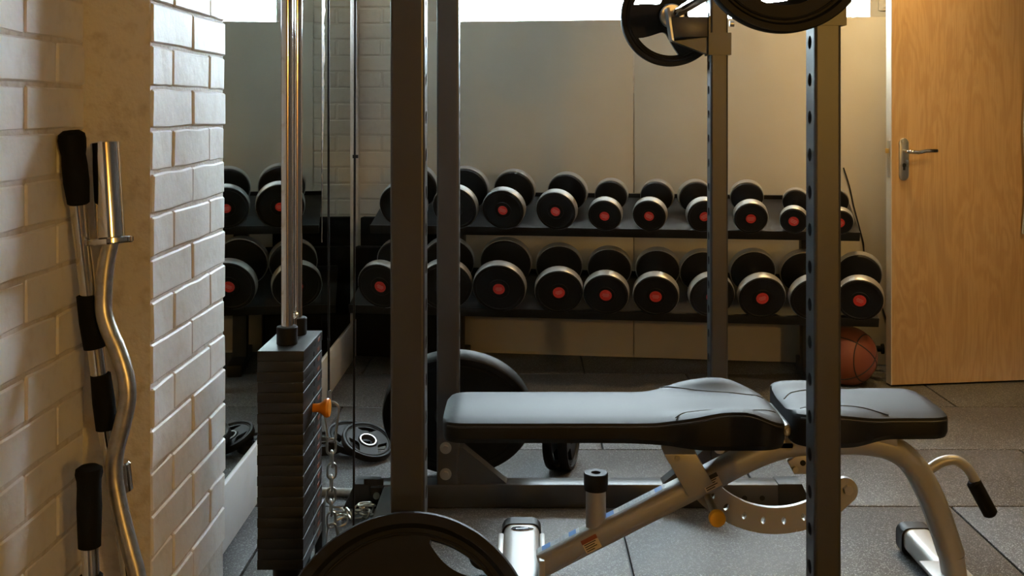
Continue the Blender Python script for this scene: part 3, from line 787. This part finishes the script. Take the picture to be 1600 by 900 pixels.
# ------------------------------------------------------------------ bench
BY = 2.415                                    # bench centre plane
bench = thing('weight_bench', 'adjustable silver-framed weight bench with black vinyl pads laid flat inside the rack', 'bench', (0.5, BY, 0))
SV = M['silver']
def lerp(tab, x):
    if x <= tab[0][0]: return tab[0][1]
    for (a, va), (b, vb) in zip(tab[:-1], tab[1:]):
        if x <= b:
            t = (x-a)/(b-a); t = t*t*(3-2*t); return va+(vb-va)*t
    return tab[-1][1]
def make_pad(x0, x1, hw, ztop, zedge, zbot, bol, rc, name):
    """hw, ztop (middle), zbot: tables over x; bol: height of side bolsters; rc: corner radius in plan"""
    xs = []
    n = 46
    for i in range(n+1):
        t = i/n
        xs.append(x0+(x1-x0)*(0.5-0.5*math.cos(PI*t))*0.5+(x1-x0)*t*0.5)
    def corner(x, r):
        d = min(x-x0, x1-x)
        return 0.0 if d >= r else r-math.sqrt(max(0, r*r-(r-d)**2))
    def half(x): return lerp(hw, x)-corner(x, rc)
    def top(x, v):                            # v in -1..1 across
        d = min(x-x0, x1-x); e = min(1, d/0.03)
        crown = 0.010*(1-abs(v)**2.5)
        b = lerp(bol, x)*math.exp(-((abs(v)-0.93)/0.30)**2)
        return lerp(ztop, x)-0.010+crown*(0.4+0.6*e)+b-0.006*(1-math.sqrt(max(0, 1-(1-e)**2)))
    K = 15; V = []; Fc = []
    ring = 0
    for x in xs:
        w = max(0.004, half(x)); zb = lerp(zbot, x); row = []
        vv = [-1+2*i/(K-1) for i in range(K)]
        er = 0.0075
        for v in vv:                         # top, from near (-Y) to far
            row.append((x, BY+w*v*(1-0.003/w), top(x, v)-(0.0015 if abs(v) == 1 else 0)))
        zt_f = top(x, 1)
        row += [(x, BY+w, zt_f-er), (x, BY+w, zb+0.012), (x, BY+w-0.010, zb), (x, BY, zb-0.001), (x, BY-w+0.010, zb), (x, BY-w, zb+0.012), (x, BY-w, top(x, -1)-er)]
        ring = len(row); V += row
    m = len(xs)
    for i in range(m-1):
        for j in range(ring):
            Fc.append((i*ring+j, i*ring+(j+1) % ring, (i+1)*ring+(j+1) % ring, (i+1)*ring+j))
    Fc += [tuple(range(ring))[::-1], tuple(range((m-1)*ring, m*ring))]
    o = obj(name, MB().add(V, Fc), M['vinyl'], bench, 38)
    return o, half, top
bz = [(-0.17, 0.468), (0.33, 0.468), (0.58, 0.466)]
back, bh, bt = make_pad(-0.172, 0.570, [(0.30, 0.130), (0.385, 0.150), (0.50, 0.150), (0.57, 0.142)], bz, None, [(0.2, 0.412), (0.42, 0.402), (0.57, 0.402)],
                        [(0.27, 0.0), (0.455, 0.032), (0.47, 0.032), (0.575, 0.0)], 0.045, 'back_pad')
seat, sh, st = make_pad(0.585, 0.928, [(0.585, 0.146), (0.68, 0.150), (0.80, 0.126), (0.93, 0.124)], [(0.585, 0.478), (0.93, 0.478)], None, [(0.585, 0.408), (0.70, 0.408), (0.80, 0.419), (0.93, 0.419)],
                        [(0.585, 0.012), (0.66, 0.014), (0.78, 0.0)], 0.045, 'seat_pad')
def seam(pad, half, top, pts, r=0.0013, mt='thread'):
    path = smoothpath([Vector((x, BY+half(x)*v, top(x, v)+0.0006)) for x, v in pts], 6)
    path = [Vector((p.x, p.y, top(p.x, max(-1, min(1, (p.y-BY)/half(p.x))))+0.0005)) for p in path]
    obj('seam', MB().sweep(path, r), M[mt], pad)
seam(back, bh, bt, [(0.33, 0.92), (0.36, 0.72), (0.42, 0.55), (0.50, 0.48), (0.56, 0.46)])
seam(back, bh, bt, [(0.33, -0.92), (0.36, -0.66), (0.42, -0.46), (0.50, -0.42), (0.56, -0.46)])
seam(seat, sh, st, [(0.595, 0.05), (0.62, 0.28), (0.66, 0.42), (0.72, 0.55), (0.78, 0.75), (0.80, 0.93)])
seam(seat, sh, st, [(0.605, -0.68), (0.64, -0.5), (0.69, -0.45), (0.74, -0.55), (0.79, -0.90)])
def pipe(pad, half, top, x0, x1):
    pts = []
    for i in range(60):
        x = x0+0.012+(x1-x0-0.024)*i/59; pts.append(Vector((x, BY-half(x)-0.0006, top(x, -1)-0.009)))
    obj('piping', MB().sweep(pts, 0.0022), M['piping'], pad)
pipe(back, bh, bt, -0.172, 0.570); pipe(seat, sh, st, 0.585, 0.928)

# main spine: slanted oval tube that bends over the hinge and down to the rear foot
def Q(px, py, y=BY): return P(px, py, y)
spine_px = [(846, 880), (900, 852), (1000, 801), (1100, 750), (1160, 719), (1200, 702), (1240, 692), (1300, 689), (1350, 690), (1395, 701), (1425, 724), (1447, 760), (1466, 805), (1486, 866)]
spine = smoothpath([Q(*p) for p in spine_px], 5)
obj('spine_tube', MB().sweep(spine, rrect(0.062, 0.055, 0.022, 5), up=(0, 0, 1)), SV, bench)
sp0, sp1 = spine[0], Q(1100, 750)
sd = (sp1-sp0).normalized(); sn = Vector((-sd.z, 0, sd.x))   # along the slope and its upward normal
def onspine(d, off, y): return Vector((sp0.x, 0, sp0.z))+sd*d+sn*off+Vector((0, y, 0))
# print strips on the sloping tube
def strip(d0, d1, name='instruction_label'):
    zo = 0.0280
    q = [onspine(d0, zo, BY-0.011), onspine(d1, zo, BY-0.011), onspine(d1, zo, BY+0.015), onspine(d0, zo, BY+0.015)]
    o = obj(name, MB().add(q, [(0, 1, 2, 3)]), M['labelw'], bench, 0)
    e = 0.026; mb = MB()
    for a, b in ((d0+0.012, d0+0.012+e*0.8), (d1-e, d1-0.008)):
        mb.add([onspine(a, zo+0.0004, BY-0.0105), onspine(b, zo+0.0004, BY-0.0105), onspine(b, zo+0.0004, BY+0.0145), onspine(a, zo+0.0004, BY+0.0145)], [(0, 1, 2, 3)])
    obj('label_block', mb, M['blue'], o, 0)
    mb = MB(); rnd = random.Random(int(d0*100)+2); d = d0+0.045
    while d < d1-0.04:
        L = rnd.uniform(0.004, 0.010)
        for k in range(4):
            y = BY-0.008+0.006*k
            if rnd.random() < 0.8: mb.add([onspine(d, zo+0.0004, y), onspine(d+L*0.8, zo+0.0004, y), onspine(d+L*0.8, zo+0.0004, y+0.0028), onspine(d, zo+0.0004, y+0.0028)], [(0, 1, 2, 3)])
        d += L
    obj('label_print', mb, M['greyink'], o, 0)
strip(0.004, 0.110); strip(0.165, 0.328)
def warn(d0, d1, head, name='warning_label'):
    yf = BY-0.0317
    def c(d, o, e=0.0): return onspine(d, o, yf-e)
    o = obj(name, MB().add([c(d0, -0.016), c(d1, -0.016), c(d1, 0.016), c(d0, 0.016)], [(0, 1, 2, 3)]), M['cream'], bench, 0)
    obj('label_header', MB().add([c(d0, 0.006, 0.0003), c(d1, 0.006, 0.0003), c(d1, 0.016, 0.0003), c(d0, 0.016, 0.0003)], [(0, 1, 2, 3)]), M[head], o, 0)
    mb = MB()
    for k, ww in enumerate((0.9, 0.75, 0.85, 0.6)):
        z = 0.002-0.005*k; mb.add([c(d0+0.003, z, 0.0003), c(d0+0.003+(d1-d0-0.006)*ww, z, 0.0003), c(d0+0.003+(d1-d0-0.006)*ww, z+0.0022, 0.0003), c(d0+0.003, z+0.0022, 0.0003)], [(0, 1, 2, 3)])
    obj('label_print', mb, M['ink'], o, 0)
warn(0.105, 0.143, 'brown'); warn(0.405, 0.445, 'ink')
# upright stub with rubber cap
pb_ = P(931, 820, BY); pt = P(931, 752, BY)
post = obj('roller_post', MB().cyl((pb_.x, BY, pb_.z-0.012), (pb_.x, BY, pt.z), 0.0225, 28), SV, bench)
obj('post_cap', MB().lathe([(0.010, -0.012), (0.0265, -0.014), (0.0275, 0.0), (0.0275, 0.022), (0.0255, 0.024), (0.011, 0.024), (0.010, 0.016), (0.010, -0.012)], (pt.x, BY, pt.z-0.004), (0, 0, 1), 28), M['rubber'], post)
# rail below the back pad
rl0, rl1 = P(757, 702, 2.37), P(1075, 702, 2.37)
obj('back_rail', MB().box2((rl0.x, BY-0.035, 0.386), (0.545, BY+0.035, 0.4055), 0.004), SV, bench)
# adjuster: link from the rail, slotted quadrant, tab, knob
link = [P(1036, 706, 2.39), P(1086, 706, 2.39), P(1112, 752, 2.39), P(1074, 772, 2.39)]
lk = obj('adjuster_arm', MB().prism([(p.x, BY-0.042, p.z) for p in link], (0, 0.084, 0), 0.002), SV, bench)
obj('arm_bolt', MB().cyl((P(1057, 710, 2.39).x, BY-0.042, P(1057, 712, 2.39).z), (P(1057, 710, 2.39).x, BY-0.046, P(1057, 712, 2.39).z), 0.006, 12), M['zinc'], lk)
pv = P(1216, 671, 2.385)
mb = MB(); r0, r1 = 0.184, 0.243; rm = (r0+r1)/2
hangs = [math.radians(a) for a in (228, 238.5, 250.5, 262.5, 275, 287, 299)]
a0, a1 = math.radians(212), math.radians(317)
for yq, dsg in ((BY-0.006, 0.0), (BY+0.006, 0.0)):
    holed_strip(mb, lambda s, t, n, yq=yq: (pv.x+(rm+t)*math.cos(s/rm), yq+n, pv.z+(rm+t)*math.sin(s/rm)), rm*a0, rm*a1, r1-r0, [rm*a for a in hangs], 0.0085, 0.012 if yq < BY else -0.0001, 16, 0.65)
for rr in (r0, r1):
    k = 40; V = []
    for i in range(k+1):
        a = a0+(a1-a0)*i/k
        V += [(pv.x+rr*math.cos(a), BY-0.006, pv.z+rr*math.sin(a)), (pv.x+rr*math.cos(a), BY+0.006, pv.z+rr*math.sin(a))]
    mb.add(V, [(2*i, 2*i+1, 2*i+3, 2*i+2) for i in range(k)])
ec = Vector((pv.x+rm*math.cos(a1), BY, pv.z+rm*math.sin(a1)))
mb.cyl(ec-Vector((0, 0.0066, 0)), ec+Vector((0, 0.0066, 0)), (r1-r0)/2, 28)
quad_ = obj('adjuster_quadrant', mb, SV, bench, 30)
obj('quadrant_bolt', MB().cyl(ec-Vector((0.006*-1, 0.006, -0.004)), ec-Vector((-0.006, 0.016, -0.004)), 0.011, 6), M['zinc'], quad_)
kn = P(1121, 811, 2.34)
knob = obj('pull_pin', MB().cyl((kn.x-0.012, BY-0.02, kn.z+0.03), (kn.x, 2.35, kn.z+0.004), 0.0085, 16), M['zinc'], bench)
obj('pin_knob', MB().lathe([(0, 0), (0.0165, 0), (0.0185, 0.003), (0.0185, 0.012), (0.015, 0.016), (0, 0.016)], (kn.x, 2.337, kn.z), (0, 1, 0), 28), M['yellow'], knob)
# hinge by the gap between the pads
hg = P(1229, 672, 2.33)
obj('hinge_bracket', MB().prism([(P(1220, 668, 2.34).x, BY-0.07, 0.43), (P(1240, 668, 2.34).x, BY-0.07, 0.43), (P(1240, 668, 2.34).x, BY-0.07, 0.385), (P(1220, 668, 2.34).x, BY-0.07, 0.385)], (0, 0.014, 0)).prism([(P(1220, 668, 2.34).x, BY+0.056, 0.43), (P(1240, 668, 2.34).x, BY+0.056, 0.43), (P(1240, 668, 2.34).x, BY+0.056, 0.385), (P(1220, 668, 2.34).x, BY+0.056, 0.385)], (0, 0.014, 0)).box2((P(1220, 668, 2.34).x, BY-0.07, 0.385), (P(1240, 668, 2.34).x, BY+0.07, 0.396)), SV, bench)
hgx, hgz = P(1230, 671, 2.335).x, P(1230, 671, 2.335).z
hb = obj('hinge_barrel', MB().cyl((hgx, BY-0.088, hgz), (hgx, BY+0.088, hgz), 0.0125, 24, 0.002), SV, bench)
obj('hinge_bolt', MB().cyl((hgx, BY-0.088, hgz), (hgx, BY-0.093, hgz), 0.0075, 6), M['zinc'], hb)
tb = [P(a, b, 2.40) for a, b in ((1232, 722), (1248, 712), (1275, 708), (1300, 716), (1300, 735), (1262, 742), (1242, 742))]
tab = obj('seat_lock_tab', MB().prism([(p.x, BY-0.012, p.z) for p in tb], (0, 0.012, 0), 0.002), SV, bench)
for a, b, r, m_ in ((1242, 733, 0.0065, 'zinc'), (1255, 724, 0.0065, 'hole')):
    p = P(a, b, 2.40); obj('tab_bolt', MB().cyl((p.x, BY-0.012, p.z), (p.x, BY-0.0135 if m_ == 'hole' else BY-0.022, p.z), r, 12), M[m_], tab)
# seat stem joining tab and spine
obj('seat_stem', MB().box2((0.66, BY-0.03, 0.372), (0.84, BY+0.03, 0.412), 0.004).box2((0.615, BY-0.006, 0.335), (0.68, BY+0.006, 0.40)), SV, bench)
# feet across the floor
fx = 0.0
def foot(x, y0, y1, w, h, capfar=True):
    sec = rrect(w, h, min(w, h)*0.36, 5)
    o = obj('foot_tube', MB().sweep([(x, y0, 0.012+h/2), (x, y1, 0.012+h/2)], sec, up=(0, 0, 1)), SV, bench)
    for ya, yb in ((y1-0.02, y1+0.022), (y0+0.02, y0-0.022)):
        obj('foot_cap', MB().sweep([(x, ya, 0.008+h/2), (x, yb, 0.008+h/2)], rrect(w+0.010, h+0.014, min(w, h)*0.38, 5), up=(0, 0, 1)), M['black'], o)
    return o
ff = foot(fx, 2.09, 2.725, 0.090, 0.066)
rf = foot(1.000, 2.12, 2.715, 0.074, 0.058)
obj('spine_socket', MB().prism([(0.052, BY-0.04, 0.014), (0.052, BY-0.04, 0.125), (0.040, BY-0.04, 0.125), (0.036, BY-0.04, 0.014)], (0, 0.08, 0), 0.002).box2((-0.058, 2.52, 0.02), (-0.044, 2.66, 0.075), 0.004).box2((0.044, 2.52, 0.02), (0.058, 2.66, 0.075), 0.004), SV, bench)
# emblem on the front foot
em = [(-0.026, 0.0), (-0.022, 0.010), (-0.006, 0.014), (0.012, 0.010), (0.030, 0.002), (0.020, -0.009), (-0.004, -0.013), (-0.020, -0.010)]
ez = 0.012+0.066
eo = obj('emblem', MB().prism([(fx+a, 2.675+b, ez-0.0005) for a, b in em], (0, 0, 0.0022)), M['chrome'], bench)
obj('emblem_field', MB().prism([(fx+a*0.86, 2.675+b*0.80, ez+0.0016) for a, b in em], (0, 0, 0.0006)), M['emblem'], eo)
obj('emblem_stroke', MB().prism([(fx-0.014, 2.672, ez+0.002), (fx+0.016, 2.676, ez+0.002), (fx+0.016, 2.679, ez+0.002), (fx-0.014, 2.675, ez+0.002)], (0, 0, 0.0006)), M['satin'], eo)
# transport wheel
for yw in (2.60, 2.23):
    wx, wz = -0.094, 0.045
    wh = obj('transport_wheel', MB().lathe([(0.006, -0.011), (0.030, -0.011), (0.034, -0.007), (0.034, 0.007), (0.030, 0.011), (0.006, 0.011), (0.006, -0.011)], (wx, yw, wz), (0, 1, 0), 36), M['rubber'], bench)
    obj('wheel_hub', MB().cyl((wx, yw-0.0125, wz), (wx, yw+0.0125, wz), 0.022, 24).cyl((wx, yw-0.016, wz), (wx, yw+0.016, wz), 0.007, 8), M['zinc'], wh)
    obj('wheel_bracket', MB().box2((-0.104, yw-0.0165, wz-0.012), (-0.040, yw-0.013, wz+0.013), 0.001).box2((-0.104, yw+0.013, wz-0.012), (-0.040, yw+0.0165, wz+0.013), 0.001).box2((-0.055, yw-0.0165, wz-0.012), (-0.040, yw+0.0165, wz+0.013), 0.001), SV, bench)
# rear foot plate, bolt, brace and carrying handle
fb = spine[-1]
bp = obj('base_plate', MB().box2((fb.x-0.045, BY-0.075, 0.070), (fb.x+0.040, BY+0.075, 0.078), 0.003), SV, bench)
for yy in (-0.06, 0.06): obj('plate_bolt', MB().cyl((fb.x+0.012, BY+yy, 0.078), (fb.x+0.012, BY+yy, 0.087), 0.008, 6), M['zinc'], bp)
obj('leg_end', MB().sweep([spine[-1], Vector((fb.x+0.007, BY, 0.076))], rrect(0.062, 0.050, 0.022, 5), up=(0, 0, 1)), SV, bench)
V = []
lw = [p for p in spine if P(1418, 700, BY).x < p.x < P(1478, 700, BY).x]
for i, p in enumerate(lw):
    t_ = (lw[min(i+1, len(lw)-1)]-lw[max(i-1, 0)]).normalized(); n_ = Vector((t_.z, 0, -t_.x))
    q = p+n_*0.0281; V += [(q.x, BY-0.008, q.z), (q.x, BY+0.010, q.z)]
obj('leg_label', MB().add(V, [(2*i, 2*i+1, 2*i+3, 2*i+2) for i in range(len(lw)-1)]), M['labelw'], bench)
hd = smoothpath([P(1450, 735, BY), P(1470, 722, BY), P(1492, 719, BY), P(1510, 730, BY), P(1523, 750, BY), P(1545, 795, BY)], 6)
hdl = obj('carry_handle', MB().sweep(hd, 0.0115), SV, bench)
obj('handle_grip', MB().cyl(P(1520, 751, BY), P(1549, 805, BY), 0.0165, 24, 0.005), M['foam'], hdl)

# ------------------------------------------------------------------ dumbbell rack and dumbbells
TH = math.radians(21)
def yat(px, w):                              # depth of the plane w in front of the back wall, seen at px
    k = (px-VX)/F; return (CY-w/CS+0.137*CX)/(1+0.137*k)
def uat(px, w):
    y = yat(px, w); x = (px-VX)/F*y
    return (x-CX)*CS-(y-CY)*SN
drack = thing('dumbbell_rack', 'black two-tier dumbbell rack against the back wall', 'dumbbell rack', BW(1.0, 0.25, 0))
cT, sT = math.cos(TH), math.sin(TH)
TR = {'low': (0.464, 0.298), 'up': (0.389, 0.630)}
def tray_pt(tier, u, d, n):                  # d along the slope towards the wall, n off the surface
    w0, z0 = TR[tier]; return BW(u, w0-d*cT+n*sT, z0+d*sT+n*cT)
def tbox(mb, tier, u0, u1, d0, d1, n0, n1, bev=0.0):
    c = tray_pt(tier, (u0+u1)/2, (d0+d1)/2, (n0+n1)/2)
    ux = Vector((CS, -SN, 0)); dd = (tray_pt(tier, 0, 1, 0)-tray_pt(tier, 0, 0, 0)); nn = (tray_pt(tier, 0, 0, 1)-tray_pt(tier, 0, 0, 0))
    return mb.box(c, (u1-u0, d1-d0, n1-n0), bev, Matrix((ux, dd, nn)).transposed())
ends = {'low': (0.10, 2.275), 'up': (0.172, 2.215)}
for tier in ('low', 'up'):
    u0, u1 = ends[tier]
    tr = obj('tray', tbox(MB(), tier, u0, u1, -0.005, 0.30, -0.012, -0.0005, 0.002), M['black'], drack)
    for d in (0.035, 0.215): obj('tray_rail', tbox(MB(), tier, u0+0.002, u1-0.002, d-0.02, d+0.02, -0.034, -0.012, 0.002), M['black'], tr)
    obj('tray_lip', tbox(MB(), tier, u0, u1, -0.012, -0.004, -0.036, 0.004, 0.002), M['black'], tr)
    obj('tray_lip', tbox(MB(), tier, u0, u1, 0.302, 0.309, -0.03, 0.016, 0.002), M['black'], tr)
for u in (0.52, 2.03):
    pts = [(0.13, 0.60), (0.30, 0.60), (0.40, 0.05), (0.10, 0.05)]
    obj('side_frame', MB().prism([BW(u-0.03, w, z) for w, z in ((0.20, 0.05), (0.29, 0.05), (0.25, 0.62), (0.16, 0.66))], Vector((CS, -SN, 0))*0.06, 0.003), M['black'], drack)
    obj('foot', ubox(MB(), u-0.03, u+0.03, 0.05, 0.46, 0.0, 0.05, 0.004), M['black'], drack)
    obj('shelf_arm', ubox(MB(), u-0.028, u+0.028, 0.16, 0.36, 0.255, 0.285, 0.002), M['black'], drack)

def make_dumbbell(r, tier, label):
    th = 0.055 if tier == 'low' else (0.052 if r > 0.06 else 0.046)
    hl = 0.15 if tier == 'low' else 0.135
    L = hl+2*th
    t = thing('dumbbell', label, 'dumbbell', (0, 0, 0))
    for s in (-1, 1):
        y0 = s*(hl/2); y1 = s*(L/2)
        hd_ = obj('head', MB().lathe([(0, y0), (r*0.80, y0), (r*0.93, y0+s*0.004), (r-0.003, y0+s*0.012), (r-0.003, y1-s*0.005), (r-0.006, y1-s*0.001), (r*0.86, y1), (r*0.84, y1-s*0.002), (r*0.40, y1-s*0.002), (r*0.38, y1), (0, y1)], (0, 0, 0), (0, 1, 0), 40), M['rubber'], t)
        obj('rim_band', MB().lathe([(r-0.004, y0+s*0.012), (r, y0+s*0.013), (r, y1-s*0.010), (r-0.003, y1-s*0.0055), (r-0.006, y1-s*0.005)], (0, 0, 0), (0, 1, 0), 40), M['band'], hd_)
        rs = 0.0245 if tier == 'low' else 0.020
        if s < 0:
            stk = obj('sticker', MB().cyl((0, y1+0.001, 0), (0, y1-0.0012, 0), rs, 28), M['red'], hd_)
            mb = MB()
            for z, w in ((0.006, 0.026), (0.0, 0.030), (-0.006, 0.022)):
                mb.add([(-w/2, y1-0.0015, z-0.0012), (w/2, y1-0.0015, z-0.0012), (w/2, y1-0.0015, z+0.0012), (-w/2, y1-0.0015, z+0.0012)], [(0, 1, 2, 3)])
            pm = obj('sticker_print', mb, M['pink'], stk, 0)
    obj('handle', MB().lathe([(0.0165, -hl/2), (0.015, -hl/2+0.01), (0.0165, -hl/4), (0.018, 0), (0.0165, hl/4), (0.015, hl/2-0.01), (0.0165, hl/2)], (0, 0, 0), (0, 1, 0), 20), M['chrome'], t)
    return t, L
ORD = ['first', 'second', 'third', 'fourth', 'fifth', 'sixth', 'seventh', 'eighth', 'ninth', 'tenth']
UPR = [(634, 38), (716, 36), (792, 34), (876, 32.5), (949, 27), (1021, 27), (1093, 27.5), (1172, 27), (1246, 22), (1313, 22)]
LOW = [(604, 39), (692, 42), (781, 42), (870, 38), (948, 36), (1026, 36), (1104, 36), (1185, 37), (1266, 37), (1349, 36.5)]
rnd = random.Random(5)
for tier, tab_ in (('up', UPR), ('low', LOW)):
    for i, (px, rp) in enumerate(tab_):
        wf = 0.50 if tier == 'low' else 0.42
        y = yat(px, wf); r = rp*y/F
        t, L = make_dumbbell(r, tier, 'black dumbbell with grey rim and red sticker, %s from the mirror on the %s tier' % (ORD[i], 'lower' if tier == 'low' else 'upper'))
        u = uat(px, wf)
        ov = 0.034
        c = tray_pt(tier, u, L/2-ov, r+0.0003)
        # the sticker face should sit at px: the axis runs square to the wall
        t.location = c; t.rotation_euler = (TH, rnd.uniform(-0.5, 0.5), -SKEW)
        t['group'] = 'dumbbells on the two-tier rack'

# ------------------------------------------------------------------ things along the back wall
mat_a = ubox(MB(), 0.03, 0.40, 0.012, 0.062, 0.0, 0.628, 0.008)
solo('exercise_mat', mat_a, M['foam'], 'tall black foam mat standing on edge in the corner behind the dumbbells', 'mat', BW(0.215, 0.03, 0))
mat_b = ubox(MB(), 0.015, 0.44, 0.075, 0.135, 0.0, 0.50, 0.015)
solo('exercise_mat', mat_b, M['foam'], 'shorter black foam mat standing in front of the tall one in the corner', 'mat', BW(0.22, 0.1, 0))

ball = thing('basketball', 'brown basketball on the floor below the dumbbell rack end', 'ball', (1.335, 4.38, 0))
bc = Vector((1.335, 4.38, 0.119)); R = 0.119
prof = [(R*math.sin(PI*i/32), -R*math.cos(PI*i/32)) for i in range(33)]; prof[0] = (0, -R); prof[-1] = (0, R)
bo = obj('ball_skin', MB().lathe(prof, bc, (0, 0, 1), 48), M['ball'], ball, 80)
ax = Vector((0.5, 0.55, 0.67)).normalized(); a2 = ax.orthogonal().normalized(); a3 = ax.cross(a2)
mb = MB().torus(bc, ax, R, 0.0022, 64).torus(bc, a2, R, 0.0022, 64)
for s in (-1, 1):
    mb.torus(bc+a3*s*R*0.62, a3, R*math.sqrt(1-0.62**2), 0.0022, 56)
obj('ball_seam', mb, M['thread'], bo)

wx, wy = 1.41, 4.605
wheel = thing('ab_roller', 'black exercise wheel behind the basketball with one handle showing', 'ab roller', (wx, wy, 0))
obj('wheel', MB().lathe([(0.02, -0.02), (0.088, -0.02), (0.098, -0.012), (0.1, 0), (0.098, 0.012), (0.088, 0.02), (0.02, 0.02), (0.02, -0.02)], (wx, wy, 0.1), (1, -0.02, 0), 36), M['rubber'], wheel)
for s in (-1, 1):
    d = Vector((1, -0.137, 0)).normalized()*s
    c = Vector((wx, wy, 0.1))
    obj('handle', MB().cyl(c+d*0.01, c+d*0.14, 0.013, 16).cyl(c+d*0.03, c+d*0.045, 0.018, 16).cyl(c+d*0.135, c+d*0.145, 0.022, 16), M['foam'], wheel)

# ------------------------------------------------------------------ bars leaning in the corner by the pillar
def Yl(py, ya, yb): return ya+(yb-ya)*(py-200)/700.0
# curl bar
ea, eb = 1.815, 1.745
def E(px, py): return P(px, py, Yl(py, ea, eb))
ez_bar = thing('curl_bar', 'zigzag chrome curl bar standing in the corner against the brick pillar', 'curl bar', (-0.60, 1.70, 0))
s0, s1 = E(164, 222), E(173, 372)
obj('sleeve', MB().cyl(s0, s1, 0.0235, 32, 0.002), M['chrome'], ez_bar)
dv = (s1-s0).normalized()
obj('collar', MB().cyl(s1-dv*0.001, s1+dv*0.010, 0.037, 32, 0.002), M['chrome'], ez_bar)
path = [E(*p) for p in ((173, 376), (166, 410), (162, 450), (162, 485), (170, 515), (185, 550), (197, 590), (199, 625), (191, 665), (181, 705), (178, 740), (183, 775), (193, 820), (205, 865), (214, 900))]
last = path[-1]
path += [Vector((last.x+0.010, 1.735, last.z-0.06)), Vector((last.x+0.006, 1.725, last.z-0.13)), Vector((last.x-0.002, 1.72, 0.18))]
obj('bar_shaft', MB().sweep(smoothpath(path, 6), 0.0140, up=(0, 1, 0)), M['worn'], ez_bar)
e0 = path[-1]
obj('collar', MB().cyl(e0+Vector((0, 0, 0.008)), e0-Vector((0, 0, 0.003)), 0.037, 32, 0.002), M['chrome'], ez_bar)
obj('sleeve', MB().cyl(e0, Vector((e0.x, e0.y-0.005, 0.003)), 0.0235, 32, 0.002), M['chrome'], ez_bar)
# pulldown bar with foam grips
la, lb_ = 1.775, 1.835
def LQ(px, py): return P(px, py, Yl(py, la, lb_))
lat = thing('pulldown_bar', 'chrome pulldown bar with black foam grips leaning in the corner behind the curl bar', 'pulldown bar', (-0.66, 1.77, 0))
lpath = [LQ(*p) for p in ((108, 206), (116, 260), (123, 330), (131, 400), (139, 465), (149, 540), (158, 610), (167, 680), (178, 740), (192, 830), (202, 900))]
lz = lpath[-1]; lpath.append(Vector((lz.x+0.055, lz.y-0.02, 0.016)))
lsm = smoothpath(lpath, 5)
obj('bar_shaft', MB().sweep(lsm, 0.0135, up=(0, 1, 0)), M['chrome'], lat)
g0, g1 = LQ(111, 203), LQ(123, 320)
ga = (g1-g0).normalized(); gl = (g1-g0).length
obj('end_grip', MB().lathe([(0, 0), (0.013, 0.001), (0.021, 0.007), (0.0225, 0.016), (0.0215, 0.030), (0.0192, 0.042), (0.0205, 0.058), (0.0208, gl*0.7), (0.0178, gl-0.003), (0.0135, gl)], g0, ga, 24), M['foam'], lat)
for a, b in (((135, 460), (148, 544)), ((157, 584), (167, 670))):
    p, q = LQ(*a), LQ(*b); d = (q-p); n = d.length
    obj('foam_grip', MB().lathe([(0.0135, 0), (0.0165, 0.001), (0.0185, n*0.5), (0.0178, n-0.001), (0.0135, n)], p, d, 24), M['foam'], lat)
obj('swivel_collar', MB().cyl(LQ(186, 722), LQ(191, 768), 0.0185, 24, 0.003), M['chrome'], lat)
# short bar with a black grip
sb = thing('grip_bar', 'short chrome bar with one long black grip standing by the brick wall', 'bar', (-0.70, 1.70, 0))
t0, t1 = P(139, 726, 1.715), P(140, 856, 1.71)
obj('bar_shaft', MB().sweep([t1+Vector((0, 0, 0.05)), t1, P(142, 900, 1.71), Vector((-0.685, 1.70, 0.004))], 0.0135, up=(0, 1, 0)), M['chrome'], sb)
n = (t1-t0).length
obj('end_grip', MB().lathe([(0, 0), (0.013, 0.001), (0.0205, 0.006), (0.0215, 0.014), (0.019, 0.024), (0.0185, 0.035), (0.0195, n*0.5), (0.0175, n-0.002), (0.0135, n)], t0, t1-t0, 24), M['foam'], sb)
obj('lower_grip', MB().cyl(P(142, 897, 1.71), P(142, 897, 1.71)-Vector((0, 0, 0.12)), 0.0185, 24, 0.003), M['foam'], sb)
